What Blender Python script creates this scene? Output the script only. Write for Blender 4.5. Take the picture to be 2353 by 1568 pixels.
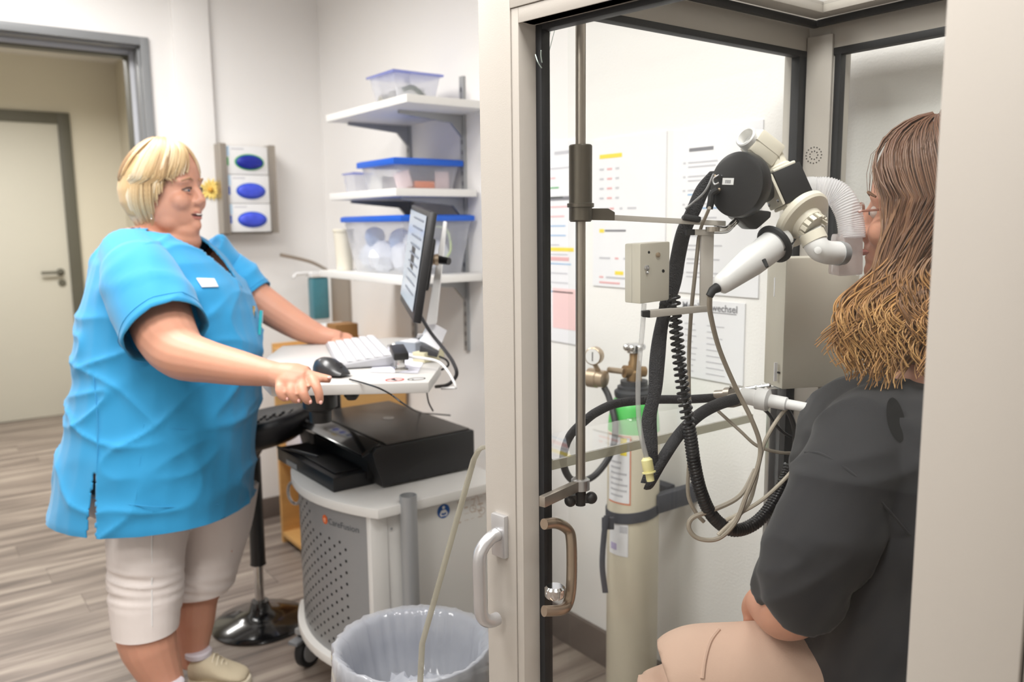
import bpy, bmesh, math, random
import numpy as np
from mathutils import Vector, Matrix, noise
random.seed(7)
for o in list(bpy.data.objects): bpy.data.objects.remove(o)
sc = bpy.context.scene
COL = sc.collection
# ------------------------------------------------------------------ camera
FPX, YAW, PITCH, ROLL, CAMH = 1889.3, 0.639247, 0.141092, 0.0115136, 1.40
FW = Vector((-math.cos(YAW)*math.cos(PITCH), math.sin(YAW)*math.cos(PITCH), -math.sin(PITCH)))
RV = Vector((math.sin(YAW), math.cos(YAW), 0.0))       # horizontal, to the right of the view
FH = Vector((-math.cos(YAW), math.sin(YAW), 0.0))      # horizontal, away from the camera
UP = Vector((0, 0, 1))
_D = FW.cross(RV)
if _D.z > 0: _D = -_D
R2 = RV*math.cos(ROLL) + _D*math.sin(ROLL)
D2 = -RV*math.sin(ROLL) + _D*math.cos(ROLL)
CP = Vector((0, 0, CAMH))
cam = bpy.data.cameras.new('camera'); camo = bpy.data.objects.new('camera', cam); COL.objects.link(camo)
m3 = Matrix((R2, -D2, -FW)).transposed()
camo.matrix_world = Matrix.Translation(CP) @ m3.to_4x4()
cam.sensor_width = 36; cam.lens = FPX/2353*36; cam.clip_start = 0.05; cam.clip_end = 60
cam.dof.use_dof = True; cam.dof.focus_distance = 1.42; cam.dof.aperture_fstop = 3.2
sc.camera = camo
# ------------------------------------------------------------------ world, lamps, exposure
w = bpy.data.worlds.new('world'); sc.world = w; w.use_nodes = True
w.node_tree.nodes['Background'].inputs[0].default_value = (1.0, 0.98, 0.95, 1)
w.node_tree.nodes['Background'].inputs[1].default_value = 0.25
sc.view_settings.view_transform = 'Standard'; sc.view_settings.look = 'None'
sc.view_settings.gamma = 1.0; sc.view_settings.use_curve_mapping = False
sc.view_settings.exposure = 0.18
sc.cycles.transparent_max_bounces = 32      # many panes stand one behind the other
LAMPS = [  # x, y, size x, size y, watts, spread
    (-1.45, 0.0, 0.62, 1.20, 23, 160), (-2.9, 0.10, 0.62, 1.20, 32, 160), (-0.40, 0.72, 0.62, 0.62, 21, 160), (-0.3, -1.5, 0.62, 1.2, 26, 165)]  # third added to brighten the wall behind the cabin, fourth an unseen fill
CEIL = 2.70
def area(name, x, y, z, sx, sy, wt, spread, col=(1.0, 0.985, 0.965)):
    l = bpy.data.lights.new(name, 'AREA'); l.shape = 'RECTANGLE'; l.size = sx; l.size_y = sy
    l.energy = wt; l.color = col; l.spread = math.radians(spread)
    o = bpy.data.objects.new(name, l); COL.objects.link(o); o.location = (x, y, z)
    return o
for i, L in enumerate(LAMPS): area('ceiling_lamp_light', L[0], L[1], CEIL-0.045, L[2]-0.04, L[3]-0.04, L[4], L[5])
area('corridor_lamp_light', -5.4, 0.4, 2.58, 0.5, 1.2, 54, 160, (1.0, 0.975, 0.93))

# ------------------------------------------------------------------ helpers
def ray(px, py): return FW + R2*((px-1176.5)/FPX) + D2*((py-784)/FPX)
def at(px, py, X=None, Y=None, Z=None, d=None):
    """a measured picture point -> world point on a plane of the room, or at a depth"""
    r = ray(px, py)
    if d is None:
        d = (X-CP.x)/r.x if X is not None else (Y-CP.y)/r.y if Y is not None else (Z-CP.z)/r.z
    return CP + r*d
def on_plane(px, py, p0, n):
    r = ray(px, py); return CP + r*((p0-CP).dot(n)/r.dot(n))
def lin(c):
    c = c/255.0; return c/12.92 if c <= 0.04045 else ((c+0.055)/1.055)**2.4
def rgb(r, g, b): return (lin(r), lin(g), lin(b), 1)
def V(*a): return Vector(a)

MATS = {}
def mat(name, col, rough=0.5, metal=0.0, var=0.06, vs=6.0, bump=0.0, bs=200.0, spec=0.5, coat=0.0, trans=0.0, emis=0.0, sheen=0.0, sub=0.0, stretch=None):
    if name in MATS: return MATS[name]
    m = bpy.data.materials.new(name); m.use_nodes = True; nt = m.node_tree; N = nt.nodes; Lk = nt.links
    b = N['Principled BSDF']; c = rgb(*col)
    b.inputs['Roughness'].default_value = rough; b.inputs['Metallic'].default_value = metal
    b.inputs['Specular IOR Level'].default_value = spec; b.inputs['Coat Weight'].default_value = coat
    b.inputs['Sheen Weight'].default_value = sheen
    if sub: b.inputs['Subsurface Weight'].default_value = sub; b.inputs['Subsurface Radius'].default_value = (0.02, 0.008, 0.004); b.inputs['Subsurface Scale'].default_value = 0.3
    if emis: b.inputs['Emission Color'].default_value = c; b.inputs['Emission Strength'].default_value = emis
    tc = N.new('ShaderNodeTexCoord'); mp = N.new('ShaderNodeMapping'); Lk.new(tc.outputs['Object'], mp.inputs[0])
    if stretch: mp.inputs['Scale'].default_value = stretch
    nz = N.new('ShaderNodeTexNoise'); nz.inputs['Scale'].default_value = vs; nz.inputs['Detail'].default_value = 4
    Lk.new(mp.outputs[0], nz.inputs['Vector'])
    mx = N.new('ShaderNodeMix'); mx.data_type = 'RGBA'
    mx.inputs[6].default_value = tuple(max(0, x*(1-var)) for x in c[:3])+(1,); mx.inputs[7].default_value = tuple(min(1, x*(1+var)) for x in c[:3])+(1,)
    Lk.new(nz.outputs[0], mx.inputs[0]); Lk.new(mx.outputs[2], b.inputs['Base Color'])
    if bump:
        n2 = N.new('ShaderNodeTexNoise'); n2.inputs['Scale'].default_value = bs; n2.inputs['Detail'].default_value = 3
        Lk.new(mp.outputs[0], n2.inputs['Vector'])
        bp = N.new('ShaderNodeBump'); bp.inputs['Strength'].default_value = bump; bp.inputs['Distance'].default_value = 0.004
        Lk.new(n2.outputs[0], bp.inputs['Height']); Lk.new(bp.outputs[0], b.inputs['Normal'])
    MATS[name] = m; return m
def clear_mat(name, tint, milk=0.0, ior=1.45, rough=0.0, milkcol=(240, 240, 240)):
    """clear sheet: see-through, mirrors by Fresnel, optionally a little milky"""
    if name in MATS: return MATS[name]
    m = bpy.data.materials.new(name); m.use_nodes = True; nt = m.node_tree; N = nt.nodes; Lk = nt.links
    N.remove(N['Principled BSDF']); out = N['Material Output']
    t = N.new('ShaderNodeBsdfTransparent'); t.inputs[0].default_value = tuple(tint)+(1,)
    g = N.new('ShaderNodeBsdfGlossy'); g.inputs['Roughness'].default_value = rough; g.inputs[0].default_value = (1, 1, 1, 1)
    lw = N.new('ShaderNodeLayerWeight'); lw.inputs[0].default_value = 0.5        # Schlick reflectance, same from both sides of a sheet
    pw_ = N.new('ShaderNodeMath'); pw_.operation = 'POWER'; pw_.inputs[1].default_value = 5.0; Lk.new(lw.outputs['Facing'], pw_.inputs[0])
    fr = N.new('ShaderNodeMath'); fr.operation = 'MULTIPLY_ADD'; r0 = ((ior-1)/(ior+1))**2; fr.inputs[1].default_value = 1-r0; fr.inputs[2].default_value = r0; Lk.new(pw_.outputs[0], fr.inputs[0])
    nz = N.new('ShaderNodeTexNoise'); nz.inputs['Scale'].default_value = 9
    tc = N.new('ShaderNodeTexCoord'); Lk.new(tc.outputs['Object'], nz.inputs['Vector'])
    base = t
    if milk:
        df = N.new('ShaderNodeBsdfTranslucent'); df.inputs[0].default_value = rgb(*milkcol)
        d2 = N.new('ShaderNodeBsdfDiffuse'); d2.inputs[0].default_value = rgb(*milkcol)
        a = N.new('ShaderNodeMixShader'); a.inputs[0].default_value = 0.5; Lk.new(df.outputs[0], a.inputs[1]); Lk.new(d2.outputs[0], a.inputs[2])
        mr = N.new('ShaderNodeMapRange'); mr.inputs[3].default_value = milk*0.8; mr.inputs[4].default_value = min(1, milk*1.2)
        Lk.new(nz.outputs[0], mr.inputs[0])
        b = N.new('ShaderNodeMixShader'); Lk.new(mr.outputs[0], b.inputs[0]); Lk.new(t.outputs[0], b.inputs[1]); Lk.new(a.outputs[0], b.inputs[2]); base = b
    x = N.new('ShaderNodeMixShader'); Lk.new(fr.outputs[0], x.inputs[0]); Lk.new(base.outputs[0], x.inputs[1]); Lk.new(g.outputs[0], x.inputs[2])
    Lk.new(x.outputs[0], out.inputs[0]); MATS[name] = m; return m

def cr(pts, n=6):
    """Catmull-Rom through points (Vectors)"""
    pts = [Vector(p) for p in pts]
    if len(pts) < 3:
        return [pts[0].lerp(pts[-1], i/n) for i in range(n+1)]
    P = [pts[0]*2-pts[1]]+pts+[pts[-1]*2-pts[-2]]; out = []
    for i in range(1, len(P)-2):
        a, b, c, d = P[i-1:i+3]
        for k in range(n):
            t = k/n
            out.append(0.5*((2*b)+(c-a)*t+(2*a-5*b+4*c-d)*t*t+(3*b-a-3*c+d)*t**3))
    out.append(pts[-1]); return out
def basis(d):
    d = d.normalized(); u = d.cross(UP)
    if u.length < 1e-3: u = d.cross(V(1, 0, 0))
    u.normalize(); return u, d.cross(u).normalized()

class MB:
    def __init__(s): s.v = []; s.f = []
    def add(s, vs, fs):
        o = len(s.v); s.v += [Vector(p) for p in vs]; s.f += [tuple(i+o for i in f) for f in fs]; return s
    def box(s, x0, y0, z0, x1, y1, z1):
        return s.obox(V((x0+x1)/2, (y0+y1)/2, (z0+z1)/2), V((x1-x0)/2, 0, 0), V(0, (y1-y0)/2, 0), V(0, 0, (z1-z0)/2))
    def obox(s, c, a, b, e):
        c = Vector(c); vs = [c+a*i+b*j+e*k for i in (-1, 1) for j in (-1, 1) for k in (-1, 1)]
        return s.add(vs, [(0, 1, 3, 2), (4, 6, 7, 5), (0, 4, 5, 1), (2, 3, 7, 6), (0, 2, 6, 4), (1, 5, 7, 3)])
    def hull8(s, q, w):
        """4 corner points swept by vector w"""
        q = [Vector(p) for p in q]; n = len(q); vs = q+[p+w for p in q]
        return s.add(vs, [tuple(range(n))[::-1], tuple(range(n, 2*n))]+[(i, (i+1) % n, n+(i+1) % n, n+i) for i in range(n)])
    def loft(s, rings, cap=True):
        n = len(rings[0]); vs = [p for r in rings for p in r]; fs = []
        for k in range(len(rings)-1):
            for i in range(n):
                j = (i+1) % n; fs.append((k*n+i, k*n+j, (k+1)*n+j, (k+1)*n+i))
        if cap: fs += [tuple(range(n))[::-1], tuple(range((len(rings)-1)*n, len(rings)*n))]
        return s.add(vs, fs)
    def tube(s, pts, r, n=10, cap=True, flat=None):
        pts = [Vector(p) for p in pts]; m = len(pts); rings = []; u = None
        for i, p in enumerate(pts):
            d = (pts[min(i+1, m-1)]-pts[max(i-1, 0)])
            if d.length < 1e-9: d = V(0, 0, 1)
            d.normalize()
            if u is None: u, _ = basis(d)
            u = (u-d*u.dot(d))
            if u.length < 1e-6: u, _ = basis(d)
            u.normalize(); w_ = d.cross(u)
            rr = r[i] if isinstance(r, (list, tuple)) else r
            if flat: rings.append([p+flat[0]*rr*math.cos(6.2832*k/n)+ (d.cross(flat[0]).normalized())*rr*flat[1]*math.sin(6.2832*k/n) for k in range(n)])
            else: rings.append([p+u*rr*math.cos(6.2832*k/n)+w_*rr*math.sin(6.2832*k/n) for k in range(n)])
        return s.loft(rings, cap)
    def lathe(s, o, axis, prof, n=24, cap=True):
        """prof: (radius, distance along the axis)"""
        o = Vector(o); a = Vector(axis).normalized(); u, w_ = basis(a)
        return s.loft([[o+a*h+u*r*math.cos(6.2832*k/n)+w_*r*math.sin(6.2832*k/n) for k in range(n)] for r, h in prof], cap)
    def ball(s, c, r, n=10, sc_=(1, 1, 1), ax=None):
        c = Vector(c); A = ax or (V(1, 0, 0), V(0, 1, 0), V(0, 0, 1)); rings = []
        for i in range(1, n):
            t = math.pi*i/n
            rings.append([c+A[0]*r*sc_[0]*math.sin(t)*math.cos(6.2832*k/(2*n))+A[1]*r*sc_[1]*math.sin(t)*math.sin(6.2832*k/(2*n))+A[2]*r*sc_[2]*math.cos(t) for k in range(2*n)])
        return s.loft(rings, True)
    def quad(s, a, b, c, d): return s.add([a, b, c, d], [(0, 1, 2, 3)])
    def mesh(s, name='m', bevel=0, seg=2):
        bm = bmesh.new(); vs = [bm.verts.new(p) for p in s.v]
        for f in s.f:
            try: bm.faces.new([vs[i] for i in f])
            except ValueError: pass
        bmesh.ops.recalc_face_normals(bm, faces=bm.faces)
        if bevel:
            es = [e for e in bm.edges if len(e.link_faces) == 2 and e.calc_face_angle(0) > 0.5]
            bmesh.ops.bevel(bm, geom=es, offset=bevel, segments=seg, affect='EDGES', clamp_overlap=True, profile=0.6)
        me = bpy.data.meshes.new(name); bm.to_mesh(me); bm.free(); return me
    def build(s, name, m, parent=None, smooth=None, bevel=0, seg=2, label=None):
        return link(name, s.mesh(name, bevel, seg), m, parent, (0.6 if smooth is None else smooth), label)
def link(name, me, m, parent=None, smooth=0.6, label=None):
    if smooth:
        me.polygons.foreach_set('use_smooth', [True]*len(me.polygons)); me.set_sharp_from_angle(angle=smooth)
    if m and not me.materials: me.materials.append(m)
    o = bpy.data.objects.new(name, me); COL.objects.link(o)
    if parent:
        o.parent = parent; o.location = -parent.matrix_basis.to_translation() if parent.parent is None else (0, 0, 0)
        if parent.parent is None and parent.type == 'MESH': o.location = (0, 0, 0)
    if label: o['label'] = label
    return o
def thing(name, label, cat, loc, group=None):
    o = bpy.data.objects.new(name, None); COL.objects.link(o); o.location = loc; o.empty_display_size = 0.05
    o['label'] = label; o['category'] = cat
    if group: o['group'] = group
    return o
def tag(o, label, cat, group=None):
    o['label'] = label; o['category'] = cat
    if group: o['group'] = group
    return o
def struct(o, label, cat='structure'):
    o['kind'] = 'structure'; o['label'] = label; o['category'] = cat; return o
def remesh(mb, voxel, smooth_it=4, noise_amp=0.0, noise_sc=8.0, disp=None):
    me = mb.mesh('tmp'); ob = bpy.data.objects.new('tmp', me); COL.objects.link(ob)
    r = ob.modifiers.new('r', 'REMESH'); r.mode = 'VOXEL'; r.voxel_size = voxel
    if smooth_it:
        q = ob.modifiers.new('s', 'SMOOTH'); q.factor = 0.5; q.iterations = smooth_it
    dg = bpy.context.evaluated_depsgraph_get(); me2 = bpy.data.meshes.new_from_object(ob.evaluated_get(dg))
    bpy.data.objects.remove(ob); bpy.data.meshes.remove(me)
    if disp:
        me2.update()
        nn = len(me2.vertices); co = np.empty(nn*3); me2.vertices.foreach_get('co', co)
        no = np.empty(nn*3); me2.vertex_normals.foreach_get('vector', no)
        co = co.reshape(-1, 3); no = no.reshape(-1, 3)
        dd = np.array([disp(Vector(c)) for c in co]); co = co+no*dd[:, None]
        me2.vertices.foreach_set('co', co.ravel()); me2.update()
    return me2
def text_mb(txt, size, o, ex, ey, lift=0.0006, align='LEFT', shear=0.0, bold=0.0):
    cu = bpy.data.curves.new('t', 'FONT'); cu.body = txt; cu.size = size; cu.align_x = align; cu.shear = shear; cu.offset = bold; cu.resolution_u = 3
    ob = bpy.data.objects.new('t', cu); COL.objects.link(ob)
    dg = bpy.context.evaluated_depsgraph_get(); me = bpy.data.meshes.new_from_object(ob.evaluated_get(dg))
    ez = ex.cross(ey).normalized(); mb = MB()
    mb.add([Vector(o)+ex*v.co.x+ey*v.co.y+ez*lift for v in me.vertices], [tuple(p.vertices) for p in me.polygons])
    bpy.data.objects.remove(ob); bpy.data.meshes.remove(me); return mb
def ell(c, a, b, n=24): return [Vector(c)+a*math.cos(6.2832*k/n)+b*math.sin(6.2832*k/n) for k in range(n)]

# ------------------------------------------------------------------ materials
M_wall = mat('white_wallpaper', (240, 238, 236), 0.85, var=0.015, vs=3, bump=0.25, bs=160)
M_ceil = mat('white_ceiling', (240, 238, 234), 0.9, var=0.01)
M_corr = mat('corridor_paint', (220, 214, 197), 0.85, var=0.02, vs=2)
M_cdoor = mat('corridor_door_leaf', (202, 199, 187), 0.6, var=0.02, vs=2)
M_dframe = mat('dark_olive_frame', (92, 90, 78), 0.5)
M_gframe = mat('grey_steel_frame', (132, 134, 136), 0.4)
M_gframe2 = mat('light_grey_seal', (186, 188, 194), 0.5)
M_base = mat('brown_baseboard', (104, 94, 88), 0.6)
M_beige = mat('beige_powder_coat', (179, 173, 165), 0.45, var=0.015, vs=4, bump=0.05, bs=500)
M_beige2 = mat('warm_beige_lacquer', (196, 191, 178), 0.4, var=0.015)
M_white = mat('white_laminate', (200, 198, 195), 0.4, var=0.015)
M_shelf = mat('white_shelf_board', (226, 225, 222), 0.45, var=0.01)
M_whitepl = mat('white_plastic', (232, 232, 232), 0.35, var=0.01)
M_ivory = mat('ivory_plastic', (226, 220, 204), 0.35, var=0.015)
M_blackr = mat('black_rubber', (26, 27, 30), 0.55, var=0.1)
M_black = mat('black_plastic', (30, 30, 32), 0.38, var=0.1)
M_dark = mat('dark_grey_plastic', (52, 52, 55), 0.45, var=0.08)
M_chrome = mat('chrome', (215, 215, 215), 0.12, 1.0, var=0.02)
M_alu = mat('brushed_aluminium', (200, 200, 202), 0.32, 0.9, var=0.03, vs=30)
M_steel = mat('warm_stainless_steel', (172, 164, 154), 0.35, 0.85, var=0.03)
M_grey = mat('light_grey_metal', (166, 168, 170), 0.45, 0.35, var=0.03)
M_brass = mat('brass', (160, 132, 96), 0.38, 0.7, var=0.1)
M_nickel = mat('champagne_metal', (186, 168, 146), 0.35, 0.7, var=0.05)
M_paper = mat('white_paper', (236, 236, 240), 0.7, var=0.01)
M_ink = mat('grey_print', (196, 196, 202), 0.8); M_inkd = mat('dark_print', (128, 128, 134), 0.8)
M_yel = mat('yellow_highlighter', (240, 218, 84), 0.8); M_red = mat('red_print', (228, 178, 180), 0.8)
M_blue = mat('royal_blue_plastic', (20, 92, 200), 0.4); M_glove = mat('blue_nitrile', (66, 84, 214), 0.5, var=0.3, vs=40, bump=0.5, bs=60)
M_glove2 = mat('dark_blue_nitrile', (16, 34, 150), 0.5, var=0.3, vs=40, bump=0.8, bs=60)
M_green = mat('green_print', (60, 170, 90), 0.6); M_pblue = mat('pale_blue_print', (196, 222, 244), 0.6)
M_wood = mat('honey_pine', (206, 160, 98), 0.5, var=0.18, vs=5, stretch=(1, 1, 8))
M_glass = clear_mat('cabin_glass', (0.985, 0.99, 0.985), ior=1.22)
M_acry = clear_mat('clear_acrylic', (0.97, 0.975, 0.97), milk=0.03)
M_acedge = clear_mat('acrylic_edge', (0.75, 0.75, 0.70), milk=0.55, milkcol=(205, 200, 186))
M_clear = clear_mat('clear_plastic_box', (0.97, 0.975, 0.985), milk=0.38, milkcol=(246, 247, 250))
M_bag = clear_mat('thin_plastic_bag', (0.95, 0.96, 0.98), milk=0.45, milkcol=(240, 242, 248))
M_tube = clear_mat('clear_hose', (0.92, 0.92, 0.92), milk=0.3)
M_skin = mat('fair_skin', (202, 148, 124), 0.5, var=0.07, vs=14, sub=0.25, bump=0.05, bs=300)
# ------------------------------------------------------------------ floor with vinyl planks
def floor_mat():
    m = bpy.data.materials.new('grey_oak_vinyl'); m.use_nodes = True; nt = m.node_tree; N = nt.nodes; Lk = nt.links
    b = N['Principled BSDF']; b.inputs['Roughness'].default_value = 0.42
    tc = N.new('ShaderNodeTexCoord'); oi = N.new('ShaderNodeObjectInfo')
    ad = N.new('ShaderNodeVectorMath'); ad.operation = 'ADD'; sc3 = N.new('ShaderNodeVectorMath'); sc3.operation = 'SCALE'
    cmb = N.new('ShaderNodeCombineXYZ'); Lk.new(oi.outputs['Random'], cmb.inputs[0]); Lk.new(oi.outputs['Random'], cmb.inputs[1])
    Lk.new(cmb.outputs[0], sc3.inputs[0]); sc3.inputs['Scale'].default_value = 23.0
    Lk.new(tc.outputs['Object'], ad.inputs[0]); Lk.new(sc3.outputs[0], ad.inputs[1])
    mp = N.new('ShaderNodeMapping'); mp.inputs['Scale'].default_value = (14, 0.9, 1); Lk.new(ad.outputs[0], mp.inputs[0])
    nz = N.new('ShaderNodeTexNoise'); nz.inputs['Scale'].default_value = 1.3; nz.inputs['Detail'].default_value = 5; nz.inputs['Distortion'].default_value = 0.6
    Lk.new(mp.outputs[0], nz.inputs['Vector'])
    mp2 = N.new('ShaderNodeMapping'); mp2.inputs['Scale'].default_value = (90, 2.2, 1); Lk.new(ad.outputs[0], mp2.inputs[0])
    n2 = N.new('ShaderNodeTexNoise'); n2.inputs['Scale'].default_value = 1.0; n2.inputs['Detail'].default_value = 4; Lk.new(mp2.outputs[0], n2.inputs['Vector'])
    cr_ = N.new('ShaderNodeValToRGB'); e = cr_.color_ramp.elements
    e[0].position = 0.32; e[0].color = rgb(98, 87, 81); e[1].position = 0.68; e[1].color = rgb(172, 160, 148)
    x = e.new(0.5); x.color = rgb(138, 125, 116)
    Lk.new(nz.outputs[0], cr_.inputs[0])
    mx = N.new('ShaderNodeMix'); mx.data_type = 'RGBA'; mx.blend_type = 'MULTIPLY'; mx.inputs[0].default_value = 0.28
    Lk.new(cr_.outputs[0], mx.inputs[6]); Lk.new(n2.outputs[0], mx.inputs[7])
    Lk.new(mx.outputs[2], b.inputs['Base Color']); return m
M_floor = floor_mat()
fl = struct(MB().box(-7.2, -2.6, -0.06, 2.1, 1.85, -0.003).build('floor', M_floor, smooth=0), 'grey oak look vinyl plank floor', 'floor')
pw, pl = 0.184, 1.22
pm = {}
nrow = 0
xx = -7.1
while xx < -0.9:
    off = (nrow*0.47) % 1 * pl; y = -1.5-off
    while y < 1.7:
        y0, y1 = max(y, -1.2), min(y+pl, 1.69)
        if y1-y0 > 0.05:
            key = round(y1-y0, 3)
            if key not in pm:
                pm[key] = MB().box(-pw/2+0.0007, -key/2+0.0007, -0.004, pw/2-0.0007, key/2-0.0007, 0.0).mesh('plank'); pm[key].materials.append(M_floor)
            o = bpy.data.objects.new('plank', pm[key]); COL.objects.link(o); o.parent = fl; o.location = (xx+pw/2, (y0+y1)/2, 0)
        y += pl
    xx += pw; nrow += 1
# ------------------------------------------------------------------ walls
XW, YW = -3.80, 1.70
DY0, DY1, DZ = -0.15, 0.933, 2.193     # doorway incl. frame
mb = MB(); mb.box(XW-0.16, DY1-0.012, 0, XW, YW, CEIL); mb.box(XW-0.16, -2.5, 0, XW, DY0+0.012, CEIL); mb.box(XW-0.16, DY0+0.012, DZ-0.012, XW, DY1-0.012, CEIL)
struct(mb.build('wall_left', M_wall, smooth=0), 'white wall with the open grey doorway', 'wall')
struct(MB().box(XW-0.16, YW, 0, 2.0, YW+0.12, CEIL).build('wall_back', M_wall, smooth=0), 'white textured wall behind shelves and cabin', 'wall')
struct(MB().box(1.9, -2.5, 0, 2.0, YW, CEIL).build('wall_right', M_ceil, smooth=0), 'white wall on the far right behind the camera', 'wall')
struct(MB().box(XW-0.16, -2.6, 0, 2.0, -2.5, CEIL).build('wall_front', M_ceil, smooth=0), 'white wall behind the camera', 'wall')
struct(MB().box(XW-0.16, -2.6, CEIL, 2.0, YW+0.12, CEIL+0.08).build('ceiling', M_ceil, smooth=0), 'white room ceiling', 'ceiling')
a = at(407, 200, X=XW+0.03); b = at(489, 200, X=XW+0.03)
struct(MB().box(XW, a.y, 0, XW+0.03, b.y, CEIL).build('trim_1', M_wall, bevel=0.004), 'white boxed pipe casing running up the wall', 'trim')
struct(MB().box(XW, DY1, 0, XW+0.014, a.y, 0.10).build('baseboard_left', M_base, bevel=0.003), 'brown baseboard beside the doorway', 'baseboard')
struct(MB().box(XW, b.y, 0, XW+0.014, YW-0.014, 0.10).build('baseboard_corner', M_base, bevel=0.003), 'brown baseboard near the room corner', 'baseboard')
struct(MB().box(XW, YW-0.016, 0, 1.9, YW, 0.116).build('baseboard_back', M_base, bevel=0.003), 'brown baseboard along the white back wall', 'baseboard')
# corridor beyond
CX, CZ = -6.97, 2.64; CYR = 1.46
struct(MB().box(CX-0.1, -2.5, 0, CX, CYR+0.1, CZ).build('wall_corridor', M_corr, smooth=0), 'beige corridor wall seen through the doorway', 'wall')
struct(MB().box(CX, CYR, 0, XW-0.16, CYR+0.1, CZ).build('wall_corridor_end', M_corr, smooth=0), 'beige end wall of the corridor', 'wall')
struct(MB().box(CX-0.1, -2.6, 0, XW-0.16, -2.5, CZ).build('wall_corridor_near', M_corr, smooth=0), 'beige corridor wall out of sight', 'wall')
struct(MB().box(CX-0.1, -2.6, CZ, XW-0.16, CYR+0.1, CZ+0.06).build('ceiling_corridor', M_ceil, smooth=0), 'white corridor ceiling', 'ceiling')
o = thing('ceiling_light', 'flat lit lamp panel on the corridor ceiling', 'lamp', (-5.4, 0.4, CZ-0.03))
MB().box(-5.68, -0.23, CZ-0.035, -5.12, 1.03, CZ).build('frame', M_whitepl, o)
# doorway frame
d1 = thing('door_1', 'grey steel door frame of the open doorway', 'door frame', (XW, DY1, 0)); d1['kind'] = 'structure'
fw = 0.034
def frame_bars(root, X0, X1, y0, y1, z, w_, m, nm):
    MB().box(X0, y1-w_, 0, X1, y1, z).build(nm+'_post', m, root, bevel=0.002)
    MB().box(X0, y0, 0, X1, y0+w_, z).build(nm+'_post', m, root, bevel=0.002)
    MB().box(X0, y0+w_, z-w_, X1, y1-w_, z).build(nm+'_head', m, root, bevel=0.002)
frame_bars(d1, XW-0.012, XW+0.014, DY0, DY1, DZ, fw, M_gframe, 'frame')
frame_bars(d1, XW-0.09, XW-0.012, DY0+0.004, DY1-0.004, DZ-0.004, fw+0.004, M_gframe, 'rebate')
frame_bars(d1, XW-0.105, XW-0.09, DY0+0.004, DY1-0.004, DZ-0.004, fw+0.020, M_gframe2, 'seal')
frame_bars(d1, XW-0.172, XW-0.105, DY0+0.004, DY1-0.004, DZ-0.004, fw+0.028, M_dframe, 'lining')
# corridor door
d2 = thing('door_2', 'closed pale door in a dark frame across the corridor', 'door', (CX, 0.6, 0)); d2['kind'] = 'structure'
dt = at(158, 261, X=CX); di = at(131, 286, X=CX)
MB().box(CX, di.y, 0, CX+0.03, dt.y, dt.z).build('frame_post', M_dframe, d2, bevel=0.003)
MB().box(CX, dt.y-1.12, 0, CX+0.03, 2*(dt.y-0.56)-di.y, dt.z).build('frame_post', M_dframe, d2, bevel=0.003)
MB().box(CX, dt.y-1.12+dt.y-di.y, di.z, CX+0.03, di.y, dt.z).build('frame_head', M_dframe, d2, bevel=0.003)
leaf = MB().box(CX, 2*(dt.y-0.56)-di.y, 0.005, CX+0.018, di.y, di.z).build('door_leaf', M_cdoor, d2, bevel=0.002)
h = at(141, 626, X=CX+0.05); h2 = at(95, 628, X=CX+0.06)
MB().lathe(V(CX+0.018, h.y, h.z), V(1, 0, 0), [(0.027, 0), (0.027, 0.008), (0.012, 0.01), (0.012, 0.045)], 20).tube([V(CX+0.06, h.y+0.005, h.z), V(CX+0.062, h2.y, h.z)], 0.011, 10).build('lever_handle', M_dframe, leaf)
h = at(143, 650, X=CX+0.02)
MB().lathe(V(CX+0.018, h.y, h.z), V(1, 0, 0), [(0.026, 0), (0.026, 0.009), (0.01, 0.010)], 20).build('keyhole_plate', M_dframe, leaf)
# ceiling lamps of the room; last two added for rear wall and front fill
LAB = ['flat square lamp panel over the medical cart', 'flat lamp panel over the doorway side', 'flat lamp panel added above the glass cabin to brighten the wall behind', 'unseen flat lamp panel added behind the camera as front fill']
M_lampg = mat('lamp_diffuser', (255, 250, 242), 0.5, emis=2.5)
for i, L in enumerate(LAMPS):
    o = thing('ceiling_light', LAB[i], 'lamp', (L[0], L[1], CEIL-0.04), 'ceiling lamp panels')
    x0, x1, y0, y1 = L[0]-L[2]/2, L[0]+L[2]/2, L[1]-L[3]/2, L[1]+L[3]/2; z0 = CEIL-0.04
    mb = MB(); mb.box(x0-0.02, y0-0.02, z0, x0, y1+0.02, CEIL); mb.box(x1, y0-0.02, z0, x1+0.02, y1+0.02, CEIL); mb.box(x0, y0-0.02, z0, x1, y0, CEIL); mb.box(x0, y1, z0, x1, y1+0.02, CEIL)
    mb.build('frame', M_whitepl, o); MB().box(x0, y0, z0+0.008, x1, y1, z0+0.016).build('diffuser', M_lampg, o)

# ------------------------------------------------------------------ glove box dispenser on the door wall
XD = XW+0.105
p = at(503, 328, X=XD); q = at(632, 335, X=XD); r_ = at(517, 537, X=XD)
y0, y1, zt, zb = p.y, q.y, p.z, r_.z
o = thing('glove_dispenser', 'stainless steel wall holder carrying three glove boxes', 'dispenser', (XW, (y0+y1)/2, zb))
MB().box(XW+0.001, y0+0.01, zb, XW+0.012, y1-0.01, zt).build('back_plate', M_steel, o)
for s0, s1 in ((y0, y0+0.030), (y1-0.030, y1)):
    MB().box(XW+0.012, s0, zb, XD, s1, zt).build('side_rail', M_steel, o, bevel=0.003)
MB().box(XW+0.012, y0+0.03, zb-0.006, XD-0.01, y1-0.03, zb).build('bottom_ledge', M_steel, o)
gh = (zt-zb-0.012)/3; labs = ['topmost glove box with green rim around its opening', 'middle glove box of three in the wall holder', 'lowest glove box of three in the wall holder']
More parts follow.
